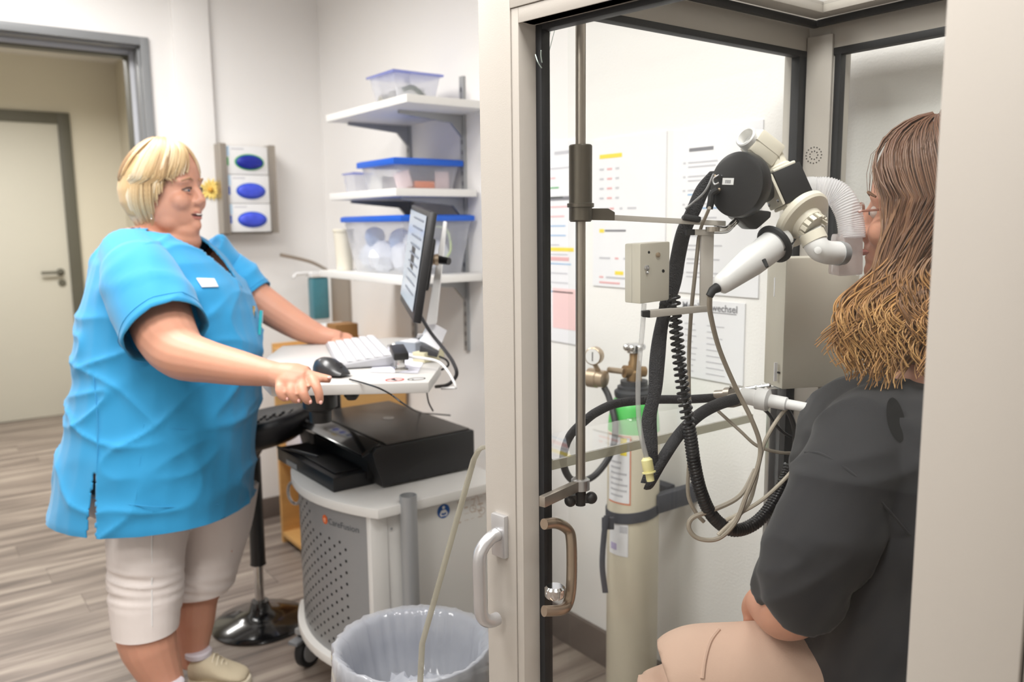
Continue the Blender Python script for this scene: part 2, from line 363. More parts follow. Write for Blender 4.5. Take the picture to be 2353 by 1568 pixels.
for k in range(3):
    z1 = zt-0.008-k*gh; z0 = z1-gh+0.002; X1 = XD-0.012
    g = thing('glove_box', labs[k], 'box', (X1-0.05, (y0+y1)/2, z0), 'glove boxes in the holder')
    MB().box(XW+0.014, y0+0.032, z0, X1, y1-0.032, z1).build('carton', M_whitepl, g, bevel=0.002)
    cy, cz = (y0+y1)/2+0.008, (z0+z1)/2-0.008
    MB().hull8(ell(V(X1, cy, cz), V(0, 0.067, 0), V(0, 0, 0.036)), V(0.0012, 0, 0)).build('opening_rim', M_green if k == 0 else M_blue, g)
    mbg = MB(); n = 20
    rings = []
    for t in range(5):
        f = math.cos(t/4*1.45); hgt = 0.004+0.012*math.sin(t/4*1.5)
        rings.append([V(X1+hgt+0.003*noise.noise(V(i*0.9, t*1.7, k*5)), cy+0.061*f*math.cos(6.2832*i/n), cz+0.031*f*math.sin(6.2832*i/n)) for i in range(n)])
    mbg.loft(rings).build('glove', M_glove2 if k == 0 else M_glove, g)
    MB().box(X1, y0+0.034, z0+gh*0.62, X1+0.0008, y0+0.046, z1-0.003).build('print', M_pblue, g)
    MB().box(X1, y0+0.034, z0+gh*0.30, X1+0.0009, y0+0.041, z0+gh*0.58).build('print', M_green if k == 0 else M_blue, g)
    MB().box(X1, y0+0.055, z1-0.016, X1+0.0008, y0+0.11, z1-0.011).build('print', M_ink, g)
# yellow straw star
c = at(486, 436, X=XW+0.05); o = thing('paper_flower', 'yellow spiky flower decoration on the white pipe casing', 'decoration', (XW+0.03, c.y, c.z))
M_straw = mat('yellow_straw', (240, 212, 120), 0.7)
for k in range(14):
    an = 6.2832*k/14+random.uniform(-.1, .1); ln = random.uniform(0.045, 0.066); dv = V(0.10, math.cos(an), math.sin(an)); sd = V(0, -math.sin(an), math.cos(an))
    b0 = V(XW+0.032, c.y, c.z)
    MB().add([b0, b0+dv*ln*0.6+sd*0.008, b0+dv*ln, b0+dv*ln*0.6-sd*0.008, b0+dv*ln*0.6+V(0.004, 0, 0)], [(0, 1, 4), (1, 2, 4), (2, 3, 4), (3, 0, 4), (0, 3, 2, 1)]).build('petal', M_straw, o, smooth=0)
MB().ball(V(XW+0.038, c.y, c.z), 0.012, 6).build('centre', mat('ochre', (214, 160, 60), .7), o)

# ------------------------------------------------------------------ wall shelves
for k, X in enumerate((-2.957, -2.562)):
    o = tag(MB().box(X-0.012, YW-0.012, 0.93, X+0.012, YW, 1.93).build('shelf_rail', M_grey, bevel=0.001), ['slotted metal wall rail behind the blue-lidded boxes, further from the cabin', 'slotted metal wall rail nearest to the glass cabin'][k], 'rail', 'wall rails of the shelves')
    mb = MB()
    for j in range(26): mb.box(X-0.003, YW-0.0127, 0.95+j*0.037, X+0.003, YW-0.0119, 0.966+j*0.037)
    mb.build('slots', M_dark, o, smooth=0)['kind'] = 'stuff'
SH = [(1.819, -3.0, -2.38, 'topmost white wall shelf holding one clear box'), (1.525, -3.0, -2.47, 'middle white wall shelf holding a blue-lidded box'), (1.226, -3.12, -2.44, 'lowest white wall shelf behind the monitor')]
for z, xa, xb, lb in SH:
    o = thing('wall_shelf', lb, 'shelf', ((xa+xb)/2, YW, z), 'white wall shelves')
    MB().box(xa, 1.36, z-0.026, xb, YW-0.013, z).build('board', M_shelf, o, bevel=0.002)
    for X in (-2.957, -2.562):
        MB().hull8([V(X-0.006, YW-0.013, z-0.027), V(X-0.006, YW-0.27, z-0.027), V(X-0.006, YW-0.27, z-0.037), V(X-0.006, YW-0.06, z-0.055), V(X-0.006, YW-0.013, z-0.105)], V(0.012, 0, 0)).build('bracket', M_grey, o, smooth=0)
def tray_box(root, x0, y0, z0, x1, y1, z1, m, tp=0.02, t=0.003, name='tub'):
    """open-topped tub, walls leaning outwards"""
    def rg(zz, e): return [V(x0-e, y0-e, zz), V(x1+e, y0-e, zz), V(x1+e, y1+e, zz), V(x0-e, y1+e, zz)]
    return MB().loft([rg(z1, -t), rg(z0+t, -tp-t), rg(z0, -tp), rg(z1, 0)], True).f and MB().loft([rg(z0+t, -tp-t), rg(z1, -t), rg(z1, 0), rg(z0, -tp)], True).build(name, m, root, bevel=0.0)
def lidded(root, x0, y0, z0, x1, y1, z1, mlid, lidh, over=0.008, tp=0.02):
    def rg(zz, e): return [V(x0-e, y0-e, zz), V(x1+e, y0-e, zz), V(x1+e, y1+e, zz), V(x0-e, y1+e, zz)]
    MB().loft([rg(z0, -tp), rg(z1, 0)], True).build('tub', M_clear, root, bevel=0.006)
    MB().loft([rg(z1-lidh, over), rg(z1, over), rg(z1+0.004, over-0.012)], True).build('lid', mlid, root, bevel=0.003)
M_lidc = clear_mat('pale_blue_lid', (0.75, 0.78, 0.95), milk=0.5, milkcol=(150, 160, 225))
z = SH[0][0]+0.001
o = thing('storage_box', 'clear plastic box with thin violet lid on the topmost shelf', 'box', (-2.66, 1.52, z))
lidded(o, -2.755, 1.42, z, -2.57, 1.61, z+0.108, M_lidc, 0.008)
M_junk = mat('grey_mixed_parts', (150, 148, 140), 0.5, var=0.5, vs=30)
mb = MB(); mb.box(-2.61, 1.45, z+.006, -2.60, 1.56, z+.06); mb.build('folded_card', M_whitepl, o)
mb = MB(); mb.tube(cr([V(-2.60, 1.47, z+.05), V(-2.595, 1.51, z+.06), V(-2.60, 1.56, z+.03)]), 0.008, 8); mb.build('green_cable', mat('dark_green_cable', (70, 90, 70), .5), o)
mb = MB(); mb.ball(V(-2.66, 1.47, z+.03), 0.026, 7); mb.ball(V(-2.70, 1.45, z+.024), 0.022, 7); mb.build('loose_parts', M_junk, o)
z = SH[1][0]+0.001
o = thing('storage_box', 'flat clear box with thick royal blue lid on the middle shelf', 'box', (-2.68, 1.54, z))
lidded(o, -2.82, 1.405, z, -2.555, 1.672, z+0.104, M_blue, 0.020, 0.010)
M_or = mat('orange_card', (238, 120, 36), 0.6); M_navy = mat('navy_card', (52, 58, 84), 0.6); M_pink = mat('pinkish_packets', (232, 206, 206), 0.7, var=0.2, vs=60)
MB().box(-2.65, 1.50, z+.006, -2.585, 1.58, z+.030).build('orange_carton', M_or, o); MB().box(-2.65, 1.495, z+.030, -2.588, 1.585, z+.072).build('navy_carton', M_navy, o)
MB().box(-2.64, 1.585, z+.006, -2.588, 1.645, z+.066).build('packet', M_pink, o); MB().obox(V(-2.60, 1.46, z+.035), V(.02, 0, 0), V(0, .02, .006), V(0, -.008, .028)).build('packet', M_pink, o)
MB().box(-2.79, 1.43, z+.006, -2.70, 1.52, z+.05).build('packet', M_white, o)
o = thing('plastic_tub', 'small whitish tub left of the blue-lidded box on the middle shelf', 'tub', (-2.96, 1.46, z))
lidded(o, -3.00, 1.42, z, -2.905, 1.50, z+0.075, M_lidc, 0.006, 0.003, 0.008)
z = SH[2][0]+0.001
o = thing('storage_box', 'large clear box with blue lid full of wrapped bags on the lowest shelf', 'box', (-2.72, 1.54, z))
lidded(o, -2.94, 1.385, z, -2.482, 1.672, z+0.205, M_blue, 0.018, 0.008, 0.03)
M_wrap = mat('white_wrapped_parts', (228, 232, 240), 0.5, var=0.08, vs=25, bump=0.6, bs=30); M_wrapb = mat('blue_wrapped_parts', (150, 180, 226), 0.5, var=0.2, vs=25)
for k, (x, y, zz, r) in enumerate(((-2.86, 1.47, .06, .055), (-2.74, 1.45, .06, .06), (-2.62, 1.47, .06, .055), (-2.56, 1.56, .07, .05), (-2.80, 1.58, .08, .07), (-2.68, 1.49, .12, .045), (-2.57, 1.48, .12, .04), (-2.83, 1.46, .13, .04))):
    mb = MB(); rr = [[V(x, y, z+zz)+V(math.cos(6.28*i/9)*math.sin(t), math.sin(6.28*i/9)*math.sin(t), math.cos(t))*r*(1+.25*noise.noise(V(i, t*3, k))) for i in range(9)] for t in (0.3, 0.9, 1.57, 2.2, 2.8)]
    mb.loft(rr).build('wrapped_bag', M_wrapb if k in (5, 7) else M_wrap, o)
mb = MB(); mb.tube(cr([V(-2.52, 1.50, z+.17), V(-2.50, 1.57, z+.16), V(-2.50, 1.59, z+.09), V(-2.51, 1.57, z+.05)]), 0.004, 8); mb.build('green_tube', mat('pale_green_tube', (190, 206, 160), .4), o)
o = thing('plastic_beaker', 'ivory ribbed beaker left of the large blue-lidded box', 'beaker', (-3.02, 1.42, z))
MB().lathe(V(-3.025, 1.425, z), UP, [(0.032, 0), (0.036, 0.10), (0.040, 0.15), (0.043, 0.152), (0.043, 0.162), (0.03, 0.163)], 20).build('cup', M_ivory, o)

# ------------------------------------------------------------------ soap dispenser on back wall near the corner
o = thing('soap_dispenser', 'wall dispenser with long lever and teal bottle below it', 'dispenser', (-3.5, YW, 1.0))
pr = at(804, 700, Y=YW-0.01); bl = at(757, 690, Y=YW-0.11)
xd = pr.x
MB().box(xd-0.09, YW-0.012, at(800, 745, Y=YW).z, xd, YW, at(800, 630, Y=YW).z).build('wall_plate', M_steel, o, bevel=0.002)
MB().box(xd-0.006, YW-0.10, at(800, 745, Y=YW).z, xd, YW-0.012, at(800, 632, Y=YW).z).build('side_plate', M_steel, o, bevel=0.002)
zt = at(757, 640, Y=YW-0.15).z; zb = at(757, 738, Y=YW-0.15).z
MB().box(xd-0.075, YW-0.185, zb, xd-0.012, YW-0.105, zt).build('bottle', mat('teal_bottle', (70, 128, 142), .3, var=.15, vs=30), o, bevel=0.012)
MB().box(xd-0.08, YW-0.19, zt, xd-0.006, YW-0.03, zt+0.026).build('pump_head', M_whitepl, o, bevel=0.008)
MB().tube([V(xd-.045, YW-.17, zt+.02), V(xd-.045, YW-.25, zt+.018), V(xd-.045, YW-.262, zt+.002)], 0.008, 8).build('spout', M_whitepl, o)
MB().tube(cr([V(xd-.04, YW-.10, zt+.03), V(xd-.04, YW-.17, zt+.068), V(xd-.04, YW-.25, zt+.092), V(xd-.04, YW-.32, zt+.108)]), 0.008, 8).build('lever', M_steel, o)

# ------------------------------------------------------------------ papers pinned on the back wall
def sheet(name, label, cat, x0, x1, z0, z1, rows, group=None, mat_=None):
    Yp = YW-0.004
    o = thing(name, label, cat, ((x0+x1)/2, YW, z0), group)
    MB().box(x0, Yp, z0, x1, YW-0.0005, z1).build('paper', mat_ or M_paper, o, smooth=0)
    kinds = {}
    for (xa, xb, zz, h, k) in rows:
        kinds.setdefault(k, MB()).box(x0+(x1-x0)*xa, Yp-0.0006, z1-zz-h, x0+(x1-x0)*xb, Yp, z1-zz)
    nm = {'i': ('print_lines', M_ink), 'd': ('heading', M_inkd), 'y': ('highlight', M_yel), 'r': ('red_print', M_red), 'g': ('green_mark', M_green), 'b': ('blue_print', mat('pale_blue_ink', (150, 185, 220), .8)), 'p': ('pink_block', mat('pink_block', (240, 205, 205), .8))}
    for k, mbk in kinds.items():
        mbk.build(nm[k][0], nm[k][1], o, smooth=0)['kind'] = 'stuff'
    return o
rows = [(.10, .42, .045, .012, 'y')]
for k in range(4): rows += [(.10, .16, .085+k*.028, .006, 'i'), (.21, .28, .085+k*.028, .006, 'r'), (.33, .38, .085+k*.028, .006, 'i')]
rows += [(.10, .24, .20, .006, 'i'), (.25, .31, .20, .006, 'r'), (.39, .43, .20, .006, 'i'), (.50, .62, .20, .006, 'i'), (.10, .48, .228, .004, 'i'), (.10, .17, .262, .011, 'y'), (.18, .48, .264, .006, 'd')]
rows += [(.10, .26, .345, .006, 'i'), (.33, .38, .345, .006, 'r'), (.45, .50, .345, .006, 'i'), (.55, .66, .345, .006, 'i'), (.33, .45, .385, .011, 'y'), (.10, .16, .402, .006, 'r'), (.2, .5, .402, .006, 'i'), (.1, .4, .418, .006, 'r')]
sheet('wall_notice', 'large notice with yellow highlighted lines behind the control box', 'notice', -1.865, -1.572, 1.212, 1.645, rows)
rows = [(.20, .48, .05, .009, 'd')]
random.seed(3)
for k in range(9):
    zz = .085+k*.036; rows += [(.13, .16, zz, .005, 'i'), (.19, random.uniform(.5, .62), zz, .004, 'i'), (.19, random.uniform(.4, .6), zz+.011, .004, 'b' if k in (2, 3) else 'i')]
sheet('wall_notice', 'large notice with indented paragraphs behind the round black sensor', 'notice', -1.548, -1.262, 1.212, 1.642, rows)
rows = [(.02, .96, .025+.006*0, .0012, 'd')]
for k in range(9): rows += [(.10, random.uniform(.2, .32), .065+k*.016, .003, 'i'), (.45, random.uniform(.6, .75), .065+k*.016, .003, 'i')]
o = sheet('wall_notice', 'smaller notice with an underlined German heading below the others', 'notice', -1.517, -1.30, 0.985, 1.196, rows[1:])
tx = text_mb('Membranwechsel', 0.026, V(-1.517+0.012, YW-0.0046, 1.196-0.026), V(1, 0, 0), UP, bold=0.0003); tx.build('heading', M_inkd, o, smooth=0)
MB().box(-1.505, YW-0.0052, 1.1655, -1.325, YW-0.004, 1.167).build('underline', M_inkd, o, smooth=0)
rows = [(.5, .9, .03, .01, 'i')]
for k in range(14): rows += [(.2, random.uniform(.5, .9), .08+k*.03, .004, random.choice('iiirbg'))]
rows += [(.05, .12, .04, .016, 'y'), (.2, .95, .17, .012, 'd'), (.1, .9, .33, .012, 'y'), (.3, .8, .36, .012, 'r'), (.45, .95, .46, .13, 'p'), (.15, .4, .45, .014, 'g')]
sheet('wall_chart', 'coloured chart seen through the left glass pane of the cabin', 'notice', -2.16, -1.93, 1.02, 1.655, rows)
# ------------------------------------------------------------------ medical cart
CZT = 0.65                                   # cart top height
c0 = at(868, 1172, Z=CZT); XC = c0.x          # near front corner of the top
XL = XC-0.585; YF = c0.y+0.0; YB = 1.40; CXm = (XL+XC)/2
cart = thing('medical_cart', 'white and grey medical cart with perforated curved front on castors', 'cart', (CXm, 1.25, 0))
def bow(x, amt=0.085):                        # the front bulges towards the nurse
    t = (x-CXm)/((XC-XL)/2); return YF-amt*(1-t*t)+0.0
def bowed_board(z0, z1, xa, xb, dy, yb, nm, m, amt=0.085, bevel=0.004):
    n = 16; q = [V(xa+(xb-xa)*i/n, bow(xa+(xb-xa)*i/n, amt)+dy, z0) for i in range(n+1)]+[V(xb, yb, z0), V(xa, yb, z0)]
    return MB().hull8(q, V(0, 0, z1-z0)).build(nm, m, cart, bevel=bevel, smooth=0.5)
bowed_board(CZT-0.028, CZT, XL, XC, 0.0, YB, 'top_board', M_shelf)
bowed_board(0.145, 0.172, XL-0.01, XC-0.02, 0.0, YB, 'base_board', M_shelf)
n = 18; xa, xb = XL+0.015, XC-0.055; th = 0.012; zf0, zf1 = 0.172, CZT-0.03
def fy(x): return bow(x)+0.022
rings = []
mb = MB()
q = [V(xa+(xb-xa)*i/n, fy(xa+(xb-xa)*i/n), zf0) for i in range(n+1)]; q2 = [p+V(0, th, 0) for p in q[::-1]]
mb.hull8(q+q2, V(0, 0, zf1-zf0))
front = mb.build('front_panel', mat('silver_grey_panel', (150, 152, 154), .4, .3, var=.02), cart, smooth=0.5)
mb = MB(); M_hole = mat('dark_hole', (30, 30, 32), .8)
cols, rws = 10, 12
for r in range(rws*2):
    for cidx in range(cols):
        x = xa+0.03+(xb-xa-0.06)*(cidx+(0.5 if r % 2 else 0))/cols; z = zf0+0.03+(zf1-zf0-0.06)*r/(rws*2-1)
        if (r % 2 and cidx == cols-1): continue
        if z > zf1-0.085 and x > CXm-0.02: continue
        if r % 2 == 0 and False: continue
        t = (bow(x+.002)-bow(x-.002))/.004; ex = V(1, t, 0).normalized(); nn = V(ex.y, -ex.x, 0)
        mb.add(ell(V(x, fy(x), z)+nn*0.0006, ex*0.0046, V(0, 0, 0.0046), 8), [tuple(range(8))])
hp_ = mb.build('perforations', M_hole, front, smooth=0); hp_['kind'] = 'stuff'
# logo lettering, bent along the panel
def on_panel(mbt, x0):
    out = MB()
    vs = []
    for p in mbt.v:
        x = x0+p.x; t = (bow(x+.002)-bow(x-.002))/.004; ex = V(1, t, 0).normalized(); nn = V(ex.y, -ex.x, 0)
        vs.append(V(x, fy(x), p.z)+nn*0.0011)
    out.add(vs, mbt.f); return out
zl = zf1-0.045; lx = CXm+0.075
on_panel(text_mb('CareFusion', 0.026, V(0.018, 0, zl-0.010), V(1, 0, 0), UP), lx).build('lettering', mat('grey_lettering', (88, 92, 98), .6), front, smooth=0)
on_panel(MB().add(ell(V(0.002, 0, zl-0.001), V(0.0125, 0, 0), V(0, 0, 0.0135), 20), [tuple(range(20))]), lx).build('logo_disc', mat('orange_logo', (226, 104, 44), .5), front, smooth=0)
lt = text_mb('e', 0.026, V(-0.005, 0, zl-0.008), V(1, 0, 0), UP); o = on_panel(lt, lx)
o.v = [p+V(0, -0.0006, 0) for p in o.v]; o.build('logo_letter', mat('pale_orange', (250, 205, 170), .5), front, smooth=0)
MB().box(xb, fy(xb)-0.002, 0.172, XC-0.03+0.0, fy(xb)+0.05, CZT-0.028).build('corner_post', M_shelf, cart, bevel=0.003)
MB().box(XL+0.005, bow(XL)+0.02, 0.172, XL+0.018, YB-0.01, CZT-0.028).build('side_panel', mat('grey_side', (160, 162, 164), .5), cart, bevel=0.002)
MB().box(XC-0.05, fy(xb)+0.05, 0.172, XC-0.035, YB-0.01, CZT-0.028).build('side_panel', M_shelf, cart, bevel=0.002)
MB().box(XL+0.02, YB-0.025, 0.172, XC-0.05, YB-0.01, CZT-0.028).build('back_panel', M_white, cart)
# screw on the post
sp = at(900, 1188, X=XC-0.03); MB().lathe(V(XC-0.0305, YF+0.055, CZT-0.075), V(1, 0, 0), [(0.004, 0), (0.004, 0.001), (0.001, 0.0012)], 10).build('screw', M_grey, cart)
# aluminium tube standing at the side
tp = at(941, 1140, X=XC+0.008); tx_, ty_ = XC+0.0, tp.y
tb = MB().lathe(V(tx_, ty_, 0.05), UP, [(0.024, 0), (0.024, tp.z-0.05), (0.021, tp.z-0.05), (0.021, tp.z-0.09)], 28, cap=False).build('holder_tube', M_grey, cart)
MB().lathe(V(tx_, ty_, tp.z-0.03), UP, [(0.0208, 0), (0.0208, 0.002)], 20).build('tube_plug', M_black, tb)
# stickers
b0 = at(1019, 1175, X=XC-0.0345); ey = UP; ex = V(0, 1, 0)
o = MB().add(ell(b0+V(0.0006, 0, 0), ex*0.021, ey*0.021, 24), [tuple(range(24))]).build('manual_sign', mat('signal_blue', (24, 84, 160), .5), cart, smooth=0, label='round blue read-the-manual sticker')
mb = MB(); c = b0+V(0.0012, 0, 0); mb.add(ell(c+ey*0.011, ex*0.0048, ey*0.0048, 12), [tuple(range(12))])
mb.add([c+ex*x+ey*z for x, z in ((-.010, -.015), (.010, -.015), (.014, -.008), (.009, 0), (.006, .004), (-.006, .004), (-.010, 0), (-.014, -.008))], [tuple(range(8))]); mb.build('reader_figure', M_whitepl, o, smooth=0)
c = c+V(0.0006, 0, 0); MB().add([c+ex*x+ey*z for x, z in ((-.008, -.010), (0, -.012), (.008, -.010), (.008, -.004), (0, -.006), (-.008, -.004))], [(0, 1, 4, 5), (1, 2, 3, 4)]).build('book', mat('signal_blue', (24, 84, 160), .5), o, smooth=0)
# diagram print on the side panel
p0 = at(1045, 1145, X=XC-0.0345); M_dia = mat('faint_diagram_ink', (196, 178, 164), .8); mb = MB()
for k in range(4):
    z = p0.z-0.012-k*0.020
    for j in range(4): mb.box(XC-0.0348, p0.y+.008+j*.024, z-.004-random.random()*.004, XC-0.0343, p0.y+.008+j*.024+random.uniform(.008, .02), z-.003)
for yy, zz in ((.062, -.045), (.095, -.06)):
    e1 = ell(V(XC-0.0344, p0.y+yy, p0.z+zz), V(0, .012, 0), V(0, 0, .012), 14); e2 = ell(V(XC-0.0344, p0.y+yy, p0.z+zz), V(0, .010, 0), V(0, 0, .010), 14)
    mb.add(e1+e2, [(i, (i+1) % 14, 14+(i+1) % 14, 14+i) for i in range(14)])
for a_, b_ in (((.062, -.045), (.075, .0)), ((.095, -.06), (.075, 0)), ((.062, -.045), (.095, -.06)), ((.075, 0), (.11, -.01))):
    A = V(XC-.0344, p0.y+a_[0], p0.z+a_[1]); B = V(XC-.0344, p0.y+b_[0], p0.z+b_[1]); s_ = (B-A).cross(V(1, 0, 0)).normalized()*.001; mb.quad(A-s_, A+s_, B+s_, B-s_)
d_ = mb.build('diagram_print', M_dia, cart, smooth=0); d_['kind'] = 'stuff'
# ring handle on the left front edge
rc = at(683, 1138, Y=bow(XL+.01)+0.0)
mb = MB(); pts = [V(XL+0.012-0.0, 0, 0)+V(0, rc.y, rc.z)+V(-1, -.35, 0).normalized()*0.03*math.cos(t)+UP*0.036*math.sin(t) for t in [6.2832*i/20 for i in range(21)]]
mb.tube(pts, 0.005, 8, cap=False).build('ring_handle', M_alu, cart)
# castors
def castor(px, py, x=None, y=None, lab=None):
    w_ = thing('castor', 'x', 'x', (x, y, 0)); bpy.data.objects.remove(w_)
    r = 0.055; ax = V(0.9, 0.43, 0).normalized(); c = V(x, y, r)
    k = MB().lathe(c-ax*0.014, ax, [(r*0.93, 0), (r, 0.005), (r, 0.023), (r*0.93, 0.028)], 28).build('castor', M_blackr, cart)
    MB().lathe(c-ax*0.0165, ax, [(0.030, 0), (0.038, 0.001), (0.038, 0.032), (0.030, 0.033)], 24).build('hub', M_grey, k)
    fork = V(-ax.y, ax.x, 0)
    mb = MB()
    for s_ in (-1, 1): mb.hull8([c+ax*0.018*s_-fork*0.012, c+ax*0.018*s_+fork*0.012, c+ax*0.018*s_+fork*0.02+UP*0.065, c+ax*0.018*s_-fork*0.03+UP*0.065], ax*0.004*s_)
    mb.obox(c+UP*0.070-fork*0.005, ax*0.024, fork*0.028, UP*0.008); mb.lathe(c+UP*0.075, UP, [(0.012, 0), (0.012, 0.02)], 12)
    mb.build('fork', M_grey, k)
    MB().obox(c+UP*0.05-fork*0.052, ax*0.018, fork*0.02, UP*0.006).build('brake_pedal', mat('mid_grey_plastic', (118, 120, 124), .5), k, bevel=0.003)
wc = at(697, 1520, Z=0.02)
castor(0, 0, wc.x, wc.y+0.02); castor(0, 0, XC-0.1, YF+0.1); castor(0, 0, XL+0.08, YB-0.1); castor(0, 0, XC-0.1, YB-0.1)

# ------------------------------------------------------------------ printer
pz = CZT+0.001
pa = at(880, 1125, Z=pz); pxn = pa.x; pyf = pa.y
pH = at(868, 1030, X=pxn).z; pyb = at(1090, 978, X=pxn).y; pxf = at(716, 950, Z=pH).x
prn = thing('printer', 'black inkjet printer with output tray on the cart top', 'printer', ((pxn+pxf)/2, (pyf+pyb)/2, pz))
# side profile swept across: sloped front
prof = [(pyf, pz+0.004), (pyf-0.002, pz+0.02), (pyf-0.02, pH-0.052), (pyf-0.028, pH-0.016), (pyf-0.018, pH), (pyb, pH), (pyb, pz+0.004)]
body = MB().hull8([V(pxn, y, z) for y, z in prof], V(pxf-pxn, 0, 0)).build('body', M_black, prn, bevel=0.006)
MB().box(pxf+0.01, pyf+0.02, pH, pxn-0.01, pyb-0.012, pH+0.006).build('scanner_lid', mat('charcoal_lid', (86, 82, 79), .35, var=.08), prn, bevel=0.004)
MB().box(pxf+0.06, pyf-0.021, pz+0.02, pxn-0.05, pyf+0.01, pz+0.085).build('output_slot', mat('deep_black', (10, 10, 12), .5), prn)
MB().box(pxf+0.05, pyf-0.125, pz, pxn-0.06, pyf+0.005, pz+0.042).build('paper_tray', M_black, prn, bevel=0.004)
MB().box(pxf+0.08, pyf-0.105, pz+0.042, pxn-0.09, pyf-0.01, pz+0.047).build('tray_cover', mat('deep_black', (10, 10, 12), .5), prn, bevel=0.002)
MB().box(pxf+0.13, pyf-0.127, pz+0.004, pxf+0.21, pyf-0.124, pz+0.02).build('tray_grip', M_grey, prn)
MB().obox(V((pxf+pxn)/2+.02, pyf-0.028, pH-0.006), V((pxn-pxf)/2-.03, 0, 0), V(0, .030, .012), V(0, -.003, .006)).build('control_panel', mat('glossy_black', (14, 14, 16), .15, coat=.5), prn, bevel=0.003)
MB().obox(V(pxf+0.06, pyf-0.03, pH-0.045), V(.045, 0, 0), V(0, .006, .01), V(0, -.01, .04)).build('paper_guide', mat('grey_flap', (104, 100, 98), .5), prn, bevel=0.002)
lc = at(893, 961, Z=pH+0.0065); mb = MB()
o = MB().hull8(ell(lc, V(0.019, 0, 0), V(0, 0.017, 0), 24), V(0, 0, 0.0006)).build('logo_badge', mat('silver_badge', (176, 176, 178), .3, .4), prn)
text_mb('hp', 0.022, lc+V(0.002, -.011, .0006), V(0, 1, 0), V(-1, 0, 0), shear=0.3).build('logo_letters', M_dark, o, smooth=0)
# power lead from the tray to the stool side
# ------------------------------------------------------------------ tilting table
TZ = 1.02
tc_ = [at(*q, Z=TZ) for q in ((603, 868), (622, 887), (985, 879), (1013, 840), (1005, 777), (900, 776), (648, 795), (612, 822))]
tab = thing('instrument_table', 'white swivel table with cut corners above the printer', 'table', tuple(sum((p for p in tc_), V(0, 0, 0))/8-V(0, 0, TZ-0.98)))
ttop = MB().hull8([p-V(0, 0, 0.027) for p in tc_], V(0, 0, 0.027)).build('table_top', M_white, tab, bevel=0.004)
pc = at(736, 935, Z=0.93); pcx, pcy = pc.x, pc.y
cc = sum((p for p in tc_), V(0, 0, 0))/8
MB().lathe(V(pcx, pcy, 0.89), UP, [(0.028, 0), (0.03, 0.03), (0.045, 0.04), (0.045, TZ-0.028-0.89)], 20).build('swivel_joint', M_black, tab)
MB().tube([V(pcx, pcy, 0.955), V(pxf-.022, pyf+.12, 0.955), V(pxf-.022, pyf+.12, 0.93), V(pxf-.022, pyf+.12, CZT-.02)], 0.016, 10).build('support_post', M_black, tab)
u1 = at(808, 910, Z=0.96); MB().lathe(u1, UP, [(0.012, -0.01), (0.02, 0), (0.02, 0.022)], 14).build('clamp_knob', M_black, tab)
# stickers on the table
def ring_sticker(px, py, ra, rb, m, th_, nm):
    c = at(px, py, Z=TZ+0.0006); e1 = ell(c, V(0, ra, 0), V(rb, 0, 0), 28); e2 = ell(c, V(0, ra-th_, 0), V(rb-th_, 0, 0), 28)
    return c, MB().add(e1+e2, [(i, (i+1) % 28, 28+(i+1) % 28, 28+i) for i in range(28)]).build(nm, m, ttop, smooth=0)
M_sr = mat('sticker_red', (200, 40, 34), .5); M_sk = mat('sticker_black', (34, 34, 38), .5)
c, o = ring_sticker(907, 873, 0.024, 0.022, M_sr, 0.0035, 'prohibition_sign'); MB().quad(c+V(-.015, -.015, .0002), c+V(-.013, -.017, .0002), c+V(.015, .013, .0002), c+V(.013, .015, .0002)).build('bar', M_sr, o, smooth=0)
MB().add([c+V(x, y, .0004) for x, y in ((.012, -.004), (.012, 0), (-.004, .002), (-.012, .008), (-.012, -.002), (-.006, -.006))], [tuple(range(6))]).build('pictogram', M_sk, o, smooth=0)
c, o = ring_sticker(957, 871, 0.024, 0.018, M_sk, 0.0032, 'rating_sign')
for j in range(4): MB().quad(*[c+V(x, -.013+j*.008+y, .0002) for x, y in ((.004, 0), (-.004, 0), (-.004, .0045), (.004, .0045))]).build('mark', M_ink if j else M_sk, o, smooth=0)
# keyboard under a clear cover
kq = [at(*q, Z=TZ+0.002) for q in ((757, 796), (856, 779), (893, 852), (790, 856))]
kb = thing('keyboard', 'white keyboard under a clear cover on the swivel table', 'keyboard', tuple(sum(kq, V(0, 0, 0))/4))
kdir = (kq[0]-kq[3]).normalized(); kc = sum(kq, V(0, 0, 0))/4; ks = V(-kdir.y, kdir.x, 0)
if ks.y < 0: ks = -ks
kc = kc+UP*0.0
kl, kw = 0.225, 0.078
def kp(a_, b_, z_): return kc+kdir*a_+ks*b_+UP*z_
MB().loft([[kp(-kl, -kw, .001), kp(kl, -kw, .001), kp(kl, kw, .001), kp(-kl, kw, .001)], [kp(-kl, -kw, .010), kp(kl, -kw, .010), kp(kl, kw, .028), kp(-kl, kw, .028)]]).build('case', mat('keyboard_white', (172, 172, 176), .4), kb, bevel=0.005)
M_key = mat('white_keycap', (222, 222, 225), .4, var=.01)
keym = None
for r in range(6):
    nk = 21
    for k in range(nk):
        a_ = -kl+0.03+(2*kl-0.05)*k/(nk-1); b_ = -kw+0.016+r*0.0245; zt_ = 0.011+0.018*(b_+kw)/(2*kw)
        if keym is None: keym = MB().loft([[V(x*.0092, y*.0108, 0) for x, y in ((-1, -1), (1, -1), (1, 1), (-1, 1))], [V(x*.0082, y*.0095, .0035) for x, y in ((-1, -1), (1, -1), (1, 1), (-1, 1))]]).mesh('key'); keym.materials.append(M_key)
        o = bpy.data.objects.new('key', keym); COL.objects.link(o); o.parent = kb
        o.matrix_local = Matrix.Translation(kp(a_, b_, zt_)-kb.location) @ Matrix((kdir, ks, UP)).transposed().to_4x4()
